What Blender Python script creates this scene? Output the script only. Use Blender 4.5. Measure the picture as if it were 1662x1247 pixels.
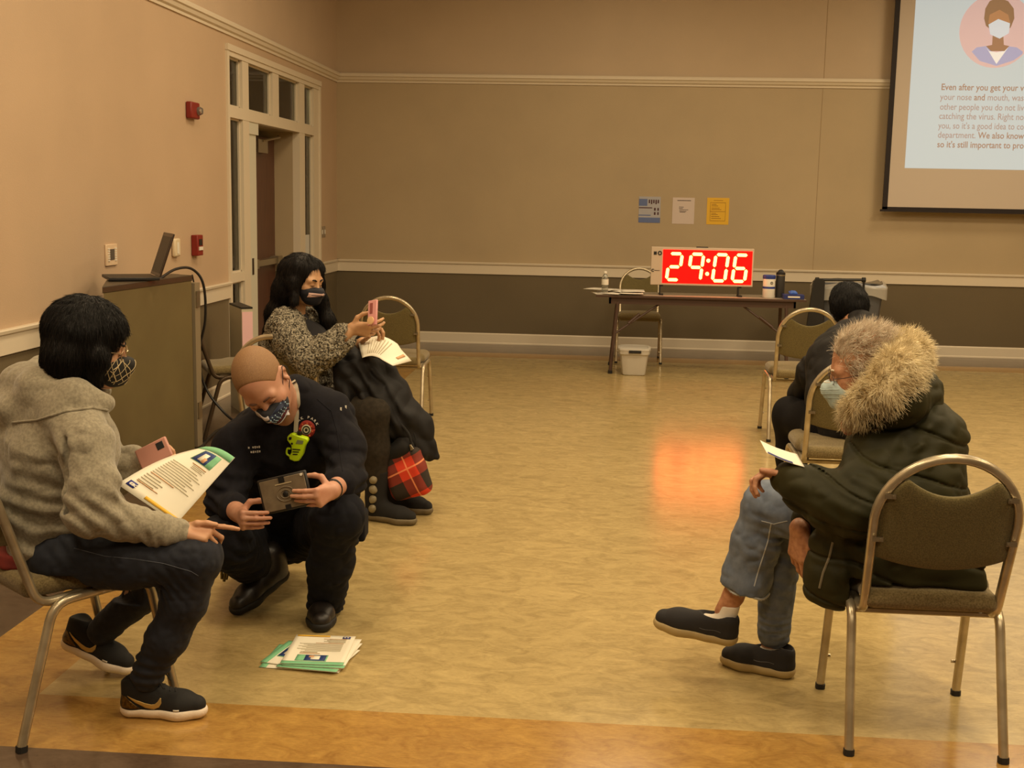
import bpy, math, random
import numpy as np
from mathutils import Vector, Matrix

# ------------------------------------------------------------------ camera, world, light, exposure
SC = bpy.context.scene
COL = SC.collection
for _o in list(bpy.data.objects):
    bpy.data.objects.remove(_o)
W0, H0 = 1662.0, 1247.0
FPX, PITCH, ROLL, YAW, CAMH = 1978.39, 0.1503, 0.0195, -0.0768, 1.6
_fw = np.array([math.sin(YAW)*math.cos(PITCH), math.cos(YAW)*math.cos(PITCH), -math.sin(PITCH)])
_r = np.array([math.cos(YAW), -math.sin(YAW), 0.0])
_u = np.cross(_r, _fw)
_r2 = _r*math.cos(ROLL)+_u*math.sin(ROLL)
_u2 = -_r*math.sin(ROLL)+_u*math.cos(ROLL)
CAM = np.array([0, 0, CAMH])
cam_data = bpy.data.cameras.new('camera')
cam = bpy.data.objects.new('camera', cam_data)
COL.objects.link(cam)
cam_data.sensor_width = 36.0
cam_data.lens = FPX*36.0/W0
cam_data.clip_end = 60
cam.matrix_world = Matrix(((_r2[0], _u2[0], -_fw[0], 0), (_r2[1], _u2[1], -_fw[1], 0), (_r2[2], _u2[2], -_fw[2], CAMH), (0, 0, 0, 1)))
SC.camera = cam
SC.view_settings.view_transform = 'Standard'
SC.view_settings.look = 'None'
SC.view_settings.exposure = 0.0
SC.view_settings.gamma = 1.0
SC.view_settings.use_curve_mapping = False
SC.cycles.max_bounces = 8
SC.cycles.caustics_reflective = False
SC.cycles.caustics_refractive = False

world = bpy.data.worlds.new('world')
SC.world = world
world.use_nodes = True
world.node_tree.nodes['Background'].inputs[0].default_value = (0.9, 0.75, 0.55, 1)
world.node_tree.nodes['Background'].inputs[1].default_value = 0.02

CEIL = 4.3
def area(x, y, sx, sy, power, col, z=CEIL-0.06):
    l = bpy.data.lights.new('ceiling_light', 'AREA')
    l.shape = 'RECTANGLE'; l.size = sx; l.size_y = sy; l.energy = power; l.color = col
    o = bpy.data.objects.new('ceiling_light', l); COL.objects.link(o); o.location = (x, y, z)
    return o
WARM = (1.0, 0.785, 0.49)
for (lx, ly, pw) in ((-1.3, 2.2, 78), (1.5, 2.2, 80), (4.3, 2.4, 80), (-1.3, 5.4, 62), (1.5, 5.4, 75), (4.6, 5.6, 90),
                     (-1.0, 8.6, 48), (1.8, 8.6, 66), (4.8, 8.8, 85), (0.2, 11.0, 24), (3.9, 11.2, 40), (-0.5, -1.0, 60), (2.5, -1.0, 60)):
    area(lx, ly, 0.9, 0.9, pw, WARM)

# ------------------------------------------------------------------ helpers
def P(px, py, Y):
    """the point of the room seen at a photo pixel, at distance Y down the room"""
    d = _fw*FPX+_r2*(px-W0/2)-_u2*(py-H0/2)
    return CAM+d*Y/d[1]
def PZ(px, py, z=0.0):
    d = _fw*FPX+_r2*(px-W0/2)-_u2*(py-H0/2)
    return CAM+d*(z-CAMH)/d[2]
def lin(c):
    return tuple(((v/12.92) if v <= 0.04045 else ((v+0.055)/1.055)**2.4) for v in [x/255.0 for x in c])
def V(*a): return np.array(a, float)
def nrm(v):
    v = np.asarray(v, float); return v/np.linalg.norm(v)

def mat(name, rgb, rough=0.6, metal=0.0, spec=0.5, noise=None, bump=None, rgb2=None, coat=0.0, sheen=0.0, emit=None, trans=0.0, stretch=(1, 1, 1), detail=4.0, ramp=(0.35, 0.65), alpha=None):
    """noise = scale of the colour variation between rgb and rgb2; bump = (scale, strength, distance)"""
    m = bpy.data.materials.new(name); m.use_nodes = True
    nt = m.node_tree; b = nt.nodes['Principled BSDF']
    b.inputs['Base Color'].default_value = (*lin(rgb), 1)
    b.inputs['Roughness'].default_value = rough
    b.inputs['Metallic'].default_value = metal
    b.inputs['Specular IOR Level'].default_value = spec
    b.inputs['Coat Weight'].default_value = coat
    b.inputs['Sheen Weight'].default_value = sheen
    b.inputs['Transmission Weight'].default_value = trans
    if alpha is not None: b.inputs['Alpha'].default_value = alpha
    if emit:
        b.inputs['Emission Color'].default_value = (*emit[0], 1)
        b.inputs['Emission Strength'].default_value = emit[1]
    if noise or bump:
        tc = nt.nodes.new('ShaderNodeTexCoord'); mp = nt.nodes.new('ShaderNodeMapping')
        mp.inputs['Scale'].default_value = stretch
        nt.links.new(tc.outputs['Object'], mp.inputs['Vector'])
    if noise:
        n = nt.nodes.new('ShaderNodeTexNoise'); n.inputs['Scale'].default_value = noise; n.inputs['Detail'].default_value = detail
        nt.links.new(mp.outputs[0], n.inputs['Vector'])
        r = nt.nodes.new('ShaderNodeValToRGB')
        r.color_ramp.elements[0].position = ramp[0]; r.color_ramp.elements[1].position = ramp[1]
        r.color_ramp.elements[0].color = (*lin(rgb), 1); r.color_ramp.elements[1].color = (*lin(rgb2 or rgb), 1)
        nt.links.new(n.outputs['Fac'], r.inputs['Fac']); nt.links.new(r.outputs['Color'], b.inputs['Base Color'])
    if bump:
        n2 = nt.nodes.new('ShaderNodeTexNoise'); n2.inputs['Scale'].default_value = bump[0]; n2.inputs['Detail'].default_value = 3
        nt.links.new(mp.outputs[0], n2.inputs['Vector'])
        bp = nt.nodes.new('ShaderNodeBump'); bp.inputs['Strength'].default_value = bump[1]; bp.inputs['Distance'].default_value = bump[2]
        nt.links.new(n2.outputs['Fac'], bp.inputs['Height']); nt.links.new(bp.outputs['Normal'], b.inputs['Normal'])
    return m

def tag(o, label=None, cat=None, group=None, kind=None):
    if label: o['label'] = label
    if cat: o['category'] = cat
    if group: o['group'] = group
    if kind: o['kind'] = kind
    return o
def thing(name, label, cat, loc=(0, 0, 0), rz=0.0, group=None):
    o = bpy.data.objects.new(name, None); COL.objects.link(o)
    o.empty_display_size = 0.1
    o.location = [float(v) for v in loc]; o.rotation_euler = (0, 0, rz)
    return tag(o, label, cat, group)
def world_loc(p):
    v = np.zeros(3)
    while p is not None:
        v = v+np.array(p.location); p = p.parent
    return v

def link_mesh(name, me, mats, parent=None, smooth=True, angle=40, local=False, bev=0, kind=None):
    if parent is not None and not local:      # vertices given in room coordinates
        off = world_loc(parent)
        me.transform(Matrix.Translation([-float(v) for v in off]))
    elif parent is None and not local and len(me.vertices):
        co = np.empty(len(me.vertices)*3, np.float32); me.vertices.foreach_get('co', co); co = co.reshape(-1, 3)
        c = (co.min(0)+co.max(0))/2; c[2] = co[:, 2].min()
        me.transform(Matrix.Translation([-float(v) for v in c]))
    o = bpy.data.objects.new(name, me); COL.objects.link(o)
    if parent is not None: o.parent = parent
    elif not local and len(me.vertices): o.location = [float(v) for v in c]
    for m in (mats if isinstance(mats, (list, tuple)) else [mats]): me.materials.append(m)
    if smooth:
        me.shade_smooth()
        if angle < 180: me.set_sharp_from_angle(angle=math.radians(angle))
    if bev:
        md = o.modifiers.new('bevel', 'BEVEL'); md.width = bev; md.segments = 2; md.limit_method = 'ANGLE'
    if kind: o['kind'] = kind
    return o

def rotz(a):
    c, s = math.cos(a), math.sin(a); return np.array([[c, -s, 0], [s, c, 0], [0, 0, 1.0]])
def axes(f, u):
    """columns right, forward, up"""
    f = nrm(f); u = np.asarray(u, float); u = nrm(u-f*np.dot(u, f)); r = np.cross(f, u)
    return np.stack([r, f, u], axis=1)

class MB:
    def __init__(s): s.v = []; s.f = []; s.m = []
    def add(s, vs, fs, mi=0):
        b = len(s.v); s.v += [tuple(float(c) for c in v) for v in vs]
        for f in fs: s.f.append(tuple(i+b for i in f)); s.m.append(mi)
        return s
    def box(s, c, d, R=None, mi=0):
        c = np.array(c, float); hx, hy, hz = [q/2 for q in d]
        vs = np.array([(x, y, z) for z in (-hz, hz) for y in (-hy, hy) for x in (-hx, hx)])
        if R is not None: vs = vs@np.array(R).T
        return s.add(vs+c, [(0, 2, 3, 1), (4, 5, 7, 6), (0, 1, 5, 4), (2, 6, 7, 3), (0, 4, 6, 2), (1, 3, 7, 5)], mi)
    def bb(s, x0, x1, y0, y1, z0, z1, mi=0):
        return s.box(((x0+x1)/2, (y0+y1)/2, (z0+z1)/2), (x1-x0, y1-y0, z1-z0), None, mi)
    def poly(s, pts, mi=0): return s.add(pts, [tuple(range(len(pts)))], mi)
    def tube(s, pts, r, n=8, closed=False, mi=0, sq=False, flat=None, caps=True, up=None):
        pts = [np.array(p, float) for p in pts]; N = len(pts)
        rs = r if isinstance(r, (list, tuple, np.ndarray)) else [r]*N
        T = []
        for i in range(N):
            a = pts[(i-1) % N] if (closed or i > 0) else pts[0]
            b = pts[(i+1) % N] if (closed or i < N-1) else pts[-1]
            T.append(nrm(b-a))
        ref = np.array(up, float) if up is not None else (np.array([0, 0, 1.0]) if abs(T[0][2]) < 0.9 else np.array([1.0, 0, 0]))
        nvec = nrm(ref-T[0]*np.dot(ref, T[0])); vs = []
        if sq: n = 8
        for i in range(N):
            nvec = nvec-T[i]*np.dot(nvec, T[i]); nvec = nrm(nvec); bvec = np.cross(T[i], nvec)
            for k in range(n):
                if sq:
                    a, b = [(1, .55), (.55, 1), (-.55, 1), (-1, .55), (-1, -.55), (-.55, -1), (.55, -1), (1, -.55)][k]
                else:
                    an = 2*math.pi*k/n; a, b = math.cos(an), math.sin(an)
                if flat: a *= flat[0]; b *= flat[1]
                vs.append(pts[i]+(nvec*a+bvec*b)*rs[i])
        fs = []
        for i in range(N if closed else N-1):
            for k in range(n):
                k2 = (k+1) % n; j = (i+1) % N
                fs.append((i*n+k, i*n+k2, j*n+k2, j*n+k))
        if caps and not closed:
            fs.append(tuple(range(n))[::-1]); fs.append(tuple((N-1)*n+k for k in range(n)))
        return s.add(vs, fs, mi)
    def lathe(s, prof, c, n=24, mi=0, R=None):
        c = np.array(c, float); vs = []
        for (r, z) in prof:
            for k in range(n):
                a = 2*math.pi*k/n; v = np.array([r*math.cos(a), r*math.sin(a), z])
                if R is not None: v = np.array(R)@v
                vs.append(v+c)
        fs = []
        for i in range(len(prof)-1):
            for k in range(n):
                k2 = (k+1) % n; fs.append((i*n+k, i*n+k2, (i+1)*n+k2, (i+1)*n+k))
        fs.append(tuple(range(n))[::-1]); fs.append(tuple((len(prof)-1)*n+k for k in range(n)))
        return s.add(vs, fs, mi)
    def prism(s, out, o, ax, ay, az, t, mi=0):
        """outline (2D) in plane ax, ay at o, thickness t along az"""
        o, ax, ay, az = [np.array(q, float) for q in (o, ax, ay, az)]; n = len(out)
        a = [o+ax*x+ay*y for x, y in out]; b = [q+az*t for q in a]
        return s.add(a+b, [tuple(range(n))[::-1], tuple(range(n, 2*n))]+[(i, (i+1) % n, n+(i+1) % n, n+i) for i in range(n)], mi)
    def grid(s, fn, nu, nv, mi=0, closed_u=False):
        vs = [fn(i/(nu if closed_u else nu-1), j/(nv-1)) for j in range(nv) for i in range(nu)]
        fs = []
        for j in range(nv-1):
            for i in range(nu if closed_u else nu-1):
                i2 = (i+1) % nu; fs.append((j*nu+i, j*nu+i2, (j+1)*nu+i2, (j+1)*nu+i))
        return s.add(vs, fs, mi)
    def build(s, name, mats, parent=None, **kw):
        me = bpy.data.meshes.new(name); me.from_pydata(s.v, [], s.f); me.update()
        o = link_mesh(name, me, mats, parent, **kw)
        me.polygons.foreach_set('material_index', s.m); me.update()
        return o

def _each(s, name, mats, parent=None, **kw):
    """one object for every separate piece"""
    par = list(range(len(s.v)))
    def fnd(i):
        while par[i] != i: par[i] = par[par[i]]; i = par[i]
        return i
    for f in s.f:
        for i in f[1:]: par[fnd(i)] = fnd(f[0])
    gr = {}
    for k, f in enumerate(s.f): gr.setdefault(fnd(f[0]), []).append(k)
    out = []
    for ks in gr.values():
        m = MB(); mp = {}
        for k in ks:
            for i in s.f[k]:
                if i not in mp: mp[i] = len(m.v); m.v.append(s.v[i])
            m.f.append(tuple(mp[i] for i in s.f[k])); m.m.append(s.m[k])
        out.append(m.build(name, mats, parent, **kw))
    return out
MB.each = _each

def bez(pts, n=8):
    """smooth curve through points"""
    pts = [np.array(p, float) for p in pts]; out = []
    for i in range(len(pts)-1):
        p0 = pts[max(i-1, 0)]; p1 = pts[i]; p2 = pts[i+1]; p3 = pts[min(i+2, len(pts)-1)]
        for k in range(n):
            t = k/n
            out.append(0.5*((2*p1)+(-p0+p2)*t+(2*p0-5*p1+4*p2-p3)*t*t+(-p0+3*p1-3*p2+p3)*t**3))
    out.append(pts[-1]); return out
def rounded(pts, rad, n=5):
    """polyline with rounded corners"""
    pts = [np.array(p, float) for p in pts]; out = [pts[0]]
    for i in range(1, len(pts)-1):
        a, b, c = pts[i-1], pts[i], pts[i+1]; r = rad if not isinstance(rad, (list, tuple)) else rad[i-1]
        p = b+nrm(a-b)*min(r, np.linalg.norm(a-b)*.49); q = b+nrm(c-b)*min(r, np.linalg.norm(c-b)*.49)
        for k in range(n+1):
            t = k/n; out.append(p*(1-t)**2+b*2*t*(1-t)+q*t*t)
    out.append(pts[-1]); return out
def text_mesh(txt, size, o, ax, ay, bold=0.0, align='LEFT', shear=0.0, depth=0.0):
    cu = bpy.data.curves.new('t', 'FONT'); cu.body = txt; cu.size = size; cu.align_x = align; cu.shear = shear; cu.offset = bold; cu.resolution_u = 3; cu.extrude = depth
    ob = bpy.data.objects.new('t', cu); me = bpy.data.meshes.new_from_object(ob)
    o, ax, ay = [np.array(q, float) for q in (o, ax, ay)]
    az = np.cross(ax, ay)
    vs = [o+ax*v.co.x+ay*v.co.y+az*v.co.z for v in me.vertices]; fs = [tuple(p.vertices) for p in me.polygons]
    bpy.data.objects.remove(ob); bpy.data.curves.remove(cu); bpy.data.meshes.remove(me)
    return vs, fs

# ------------------------------------------------------------------ sculpting: distance fields meshed with surface nets
def vnoise(p, seed=0.0):
    i = np.floor(p); f = p-i; u = f*f*(3-2*f); r = 0
    for dx in (0, 1):
        for dy in (0, 1):
            for dz in (0, 1):
                h = np.sin((i[:, 0]+dx)*127.1+(i[:, 1]+dy)*311.7+(i[:, 2]+dz)*74.7+seed*13.7)*43758.5453
                h = h-np.floor(h)
                w = (u[:, 0] if dx else 1-u[:, 0])*(u[:, 1] if dy else 1-u[:, 1])*(u[:, 2] if dz else 1-u[:, 2])
                r = r+h*w
    return r*2-1

class SDF:
    def __init__(s, lo, hi, res):
        s.lo = np.array(lo, float); s.res = res
        s.n = np.ceil((np.array(hi, float)-s.lo)/res).astype(int)+1
        s.d = np.full(s.n, 10.0, np.float32)
        s.ax = [s.lo[i]+np.arange(s.n[i])*res for i in range(3)]
    def region(s, lo, hi):
        i0 = np.clip(np.floor((np.array(lo)-s.lo)/s.res).astype(int), 0, s.n); i1 = np.clip(np.ceil((np.array(hi)-s.lo)/s.res).astype(int)+1, 0, s.n)
        sl = tuple(slice(a, b) for a, b in zip(i0, i1))
        X, Y, Z = s.ax[0][sl[0]][:, None, None], s.ax[1][sl[1]][None, :, None], s.ax[2][sl[2]][None, None, :]
        return sl, X, Y, Z
    def comb(s, sl, e, k, mode):
        d = s.d[sl]
        if d.size == 0: return
        if mode == 'u':
            if k > 0: h = np.maximum(k-np.abs(d-e), 0)/k; s.d[sl] = np.minimum(d, e)-h*h*k*.25
            else: s.d[sl] = np.minimum(d, e)
        elif mode == 's':
            e = -e
            if k > 0: h = np.maximum(k-np.abs(d-e), 0)/k; s.d[sl] = np.maximum(d, e)+h*h*k*.25
            else: s.d[sl] = np.maximum(d, e)
    def cone(s, a, b, ra, rb, k=.02, sq=None, mode='u'):
        a = np.array(a, float); b = np.array(b, float)
        R = max(ra, rb)*(max(1, sq[1]) if sq else 1)+k+3*s.res
        sl, X, Y, Z = s.region(np.minimum(a, b)-R, np.maximum(a, b)+R)
        ab = b-a; L = max(ab@ab, 1e-9)
        t = np.clip(((X-a[0])*ab[0]+(Y-a[1])*ab[1]+(Z-a[2])*ab[2])/L, 0, 1)
        qx = X-a[0]-t*ab[0]; qy = Y-a[1]-t*ab[1]; qz = Z-a[2]-t*ab[2]
        if sq:
            ax = nrm(sq[0]); f = sq[1]; c = (qx*ax[0]+qy*ax[1]+qz*ax[2])*(1/f-1)
            qx = qx+ax[0]*c; qy = qy+ax[1]*c; qz = qz+ax[2]*c
        e = np.sqrt(qx*qx+qy*qy+qz*qz)-(ra+(rb-ra)*t)
        s.comb(sl, e.astype(np.float32), k, mode); return s
    def chain(s, pts, rs, k=.02, sq=None, mode='u'):
        for i in range(len(pts)-1): s.cone(pts[i], pts[i+1], rs[i], rs[i+1], k, sq, mode)
        return s
    def ell(s, c, r, R=None, k=.02, mode='u'):
        c = np.array(c, float); r = np.array(r, float); M = max(r)+k+3*s.res
        sl, X, Y, Z = s.region(c-M, c+M)
        X, Y, Z = X-c[0], Y-c[1], Z-c[2]
        R = np.eye(3) if R is None else np.array(R)
        q = [X*R[0, i]+Y*R[1, i]+Z*R[2, i] for i in range(3)]
        k0 = np.sqrt(sum((q[i]/r[i])**2 for i in range(3))); k1 = np.sqrt(sum((q[i]/r[i]**2)**2 for i in range(3)))+1e-6
        s.comb(sl, (k0*(k0-1)/k1).astype(np.float32), k, mode); return s
    def box(s, c, h, R=None, rd=.01, k=.0, mode='u'):
        c = np.array(c, float); h = np.array(h, float); M = np.linalg.norm(h)+k+3*s.res
        sl, X, Y, Z = s.region(c-M, c+M)
        X, Y, Z = X-c[0], Y-c[1], Z-c[2]
        R = np.eye(3) if R is None else np.array(R)
        q = [np.abs(X*R[0, i]+Y*R[1, i]+Z*R[2, i])-h[i]+rd for i in range(3)]
        e = np.sqrt(sum(np.maximum(v, 0)**2 for v in q))+np.minimum(np.maximum(np.maximum(q[0], q[1]), q[2]), 0)-rd
        s.comb(sl, e.astype(np.float32), k, mode); return s
    def cut(s, p, n, k=.0, lo=None, hi=None):
        """remove everything on the side n points to (inside lo..hi)"""
        p = np.array(p, float); n = nrm(n)
        sl, X, Y, Z = s.region(s.lo if lo is None else lo, s.lo+s.n*s.res if hi is None else hi)
        e = ((X-p[0])*n[0]+(Y-p[1])*n[1]+(Z-p[2])*n[2]).astype(np.float32)
        d = s.d[sl]
        if k > 0: h = np.maximum(k-np.abs(d-e), 0)/k; s.d[sl] = np.maximum(d, e)+h*h*k*.25
        else: s.d[sl] = np.maximum(d, e)
        return s
    def band(s, w=5):
        i = np.nonzero(np.abs(s.d) < w*s.res)
        return i, np.stack([s.lo[j]+i[j]*s.res for j in range(3)], axis=1)
    def noise(s, amp, scale, seed=0, stretch=(1, 1, 1), ridge=False, R=None):
        i, p = s.band(6)
        if len(p) == 0: return s
        if R is not None: p = p@np.array(R)
        v = vnoise(p*scale*np.array(stretch), seed)
        if ridge: v = 1-2*np.abs(v)
        s.d[i] += (amp*v).astype(np.float32); return s
    def folds(s, c, axis, rad, amp, wl, seed=0):
        """a fan of creases round c, running across the given axis"""
        i, p = s.band(6); c = np.array(c, float); q = p-c; m = (q**2).sum(1) < (rad*2)**2
        i = tuple(a[m] for a in i); q = q[m]; p = p[m]
        if len(p) == 0: return s
        t = q@nrm(axis); w = np.exp(-(q**2).sum(1)/rad**2)
        v = np.sin(2*math.pi*t/wl+2.2*vnoise(p*9, seed))
        s.d[i] += (amp*w*v).astype(np.float32); return s
    def mesh(s):
        d = s.d; n = d.shape; ins = d < 0
        c = np.zeros((n[0]-1, n[1]-1, n[2]-1), np.uint8)
        for a in (0, 1):
            for b in (0, 1):
                for e in (0, 1):
                    c += ins[a:n[0]-1+a, b:n[1]-1+b, e:n[2]-1+e]
        act = (c > 0) & (c < 8); I = np.argwhere(act)
        idx = np.full(act.shape, -1, np.int32); idx[act] = np.arange(len(I))
        acc = np.zeros((len(I), 3)); cnt = np.zeros(len(I))
        cor = [(a, b, e) for a in (0, 1) for b in (0, 1) for e in (0, 1)]
        D = {q: d[I[:, 0]+q[0], I[:, 1]+q[1], I[:, 2]+q[2]].astype(float) for q in cor}
        for q in cor:
            for ax in range(3):
                if q[ax] == 0:
                    q2 = list(q); q2[ax] = 1; q2 = tuple(q2); a, b = D[q], D[q2]
                    m = (a < 0) != (b < 0); t = np.where(m, a/np.where(m, a-b, 1), 0)
                    pos = np.tile(np.array(q, float), (len(I), 1)); pos[:, ax] += t
                    acc += pos*m[:, None]; cnt += m
        v = (I+acc/np.maximum(cnt, 1)[:, None])*s.res+s.lo
        F = []
        for ax in range(3):
            o1, o2 = [(1, 2), (2, 0), (0, 1)][ax]
            sa = [slice(None)]*3; sb = [slice(None)]*3; sa[ax] = slice(0, -1); sb[ax] = slice(1, None)
            A = ins[tuple(sa)]; B = ins[tuple(sb)]; E = np.argwhere(A != B)
            m = (E[:, o1] > 0) & (E[:, o2] > 0) & (E[:, o1] < n[o1]-1) & (E[:, o2] < n[o2]-1)
            E = E[m]; flip = A[tuple(E.T)]
            def cell(a, b):
                q = E.copy(); q[:, o1] -= a; q[:, o2] -= b; return idx[tuple(q.T)]
            Q = np.stack([cell(1, 1), cell(0, 1), cell(0, 0), cell(1, 0)], axis=1)
            Q[~flip] = Q[~flip][:, ::-1]
            F.append(Q)
        F = np.concatenate(F); F = F[(F >= 0).all(1)]
        return v, F
    def build(s, name, mats, parent=None, **kw):
        v, F = s.mesh()
        return fast_mesh(name, v, F, mats, parent, **kw)

def fast_mesh(name, v, F, mats, parent=None, mi=None, **kw):
    me = bpy.data.meshes.new(name); k = F.shape[1]
    me.vertices.add(len(v)); me.vertices.foreach_set('co', np.asarray(v, np.float32).ravel())
    me.loops.add(len(F)*k); me.loops.foreach_set('vertex_index', F.astype(np.int32).ravel())
    me.polygons.add(len(F)); me.polygons.foreach_set('loop_start', np.arange(len(F), dtype=np.int32)*k)
    me.update(calc_edges=True); me.validate()
    kw.setdefault('angle', 180)
    o = link_mesh(name, me, mats, parent, **kw)
    if mi is not None: me.polygons.foreach_set('material_index', mi)
    return o

def strands(name, roots, dirs, length, width, m, parent, curl=0.3, droop=0.0, seg=4, seed=1, **kw):
    """many thin tapering hairs as one mesh: roots and directions are N x 3"""
    rg = np.random.RandomState(seed); N = len(roots); roots = np.asarray(roots, float); dirs = np.asarray(dirs, float)
    dirs = dirs/np.linalg.norm(dirs, axis=1)[:, None]
    L = (length if np.ndim(length) else np.full(N, length))*rg.uniform(.6, 1.15, N)
    side = np.cross(dirs, rg.normal(size=(N, 3))); side /= np.linalg.norm(side, axis=1)[:, None]
    up = np.cross(side, dirs); cv = rg.normal(size=(N, 3))*curl
    vs = []; p = roots.copy(); dd = dirs.copy()
    for i in range(seg+1):
        w = width*(1-i/seg)**.7+width*.08
        for an in (0, 2.094, 4.189):
            vs.append(p+(side*math.cos(an)+up*math.sin(an))*w)
        dd = dd+cv/seg+np.array([0, 0, -droop/seg]); dd /= np.linalg.norm(dd, axis=1)[:, None]
        p = p+dd*(L/seg)[:, None]
    Vt = np.stack(vs, axis=1).reshape(-1, 3); K = 3*(seg+1); F = []
    for i in range(seg):
        for k in range(3):
            k2 = (k+1) % 3; F.append([i*3+k, i*3+k2, (i+1)*3+k2, (i+1)*3+k])
    F = (np.array(F)[None]+(np.arange(N)*K)[:, None, None]).reshape(-1, 4)
    return fast_mesh(name, Vt, F, m, parent, **kw)

# ------------------------------------------------------------------ room shell
XL, YB = -3.022, 13.46
ZB, ZR0, ZR1, ZM0, ZM1 = 0.122, 0.777, 0.906, 2.829, 2.926
XR, YF = 7.4, -4.5
UY0, UY1, UZ = 9.545, 12.653, 2.747

def paint_material(name, up, low, top):
    """wall paint: wainscot colour below the chair rail, tan above it, paler above the picture moulding; woven vinyl texture"""
    m = bpy.data.materials.new(name); m.use_nodes = True; nt = m.node_tree; b = nt.nodes['Principled BSDF']
    b.inputs['Roughness'].default_value = 0.5; b.inputs['Specular IOR Level'].default_value = 0.35
    g = nt.nodes.new('ShaderNodeNewGeometry'); sp = nt.nodes.new('ShaderNodeSeparateXYZ'); nt.links.new(g.outputs['Position'], sp.inputs[0])
    r = nt.nodes.new('ShaderNodeValToRGB'); r.color_ramp.interpolation = 'CONSTANT'
    mr = nt.nodes.new('ShaderNodeMath'); mr.operation = 'DIVIDE'; mr.inputs[1].default_value = 5.0
    nt.links.new(sp.outputs['Z'], mr.inputs[0]); nt.links.new(mr.outputs[0], r.inputs['Fac'])
    e = r.color_ramp.elements; e[0].position = 0; e[0].color = (*lin(low), 1); e[1].position = 0.84/5; e[1].color = (*lin(up), 1)
    q = e.new(2.88/5); q.color = (*lin(top), 1)
    n = nt.nodes.new('ShaderNodeTexNoise'); n.inputs['Scale'].default_value = 1.3; n.inputs['Detail'].default_value = 4
    nt.links.new(g.outputs['Position'], n.inputs['Vector'])
    hs = nt.nodes.new('ShaderNodeHueSaturation'); mv = nt.nodes.new('ShaderNodeMapRange')
    mv.inputs['From Min'].default_value = .3; mv.inputs['From Max'].default_value = .7; mv.inputs['To Min'].default_value = .95; mv.inputs['To Max'].default_value = 1.05
    nt.links.new(n.outputs['Fac'], mv.inputs['Value']); nt.links.new(mv.outputs[0], hs.inputs['Value']); nt.links.new(r.outputs['Color'], hs.inputs['Color'])
    nt.links.new(hs.outputs[0], b.inputs['Base Color'])
    n2 = nt.nodes.new('ShaderNodeTexNoise'); n2.inputs['Scale'].default_value = 160; n2.inputs['Detail'].default_value = 2
    nt.links.new(g.outputs['Position'], n2.inputs['Vector'])
    bp = nt.nodes.new('ShaderNodeBump'); bp.inputs['Strength'].default_value = 0.25; bp.inputs['Distance'].default_value = 0.003
    nt.links.new(n2.outputs['Fac'], bp.inputs['Height']); nt.links.new(bp.outputs[0], b.inputs['Normal'])
    return m
M_WALL = paint_material('wall_paint', (176, 158, 128), (104, 92, 70), (188, 168, 142))
M_WALLL = paint_material('left_wall_paint', (190, 165, 138), (108, 96, 74), (196, 174, 150))
M_TRIM = mat('trim_paint', (215, 203, 182), rough=0.4, bump=(90, .1, .002))
M_CEIL = mat('ceiling_tile', (210, 205, 195), rough=0.9, noise=30, rgb2=(200, 195, 185))

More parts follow.
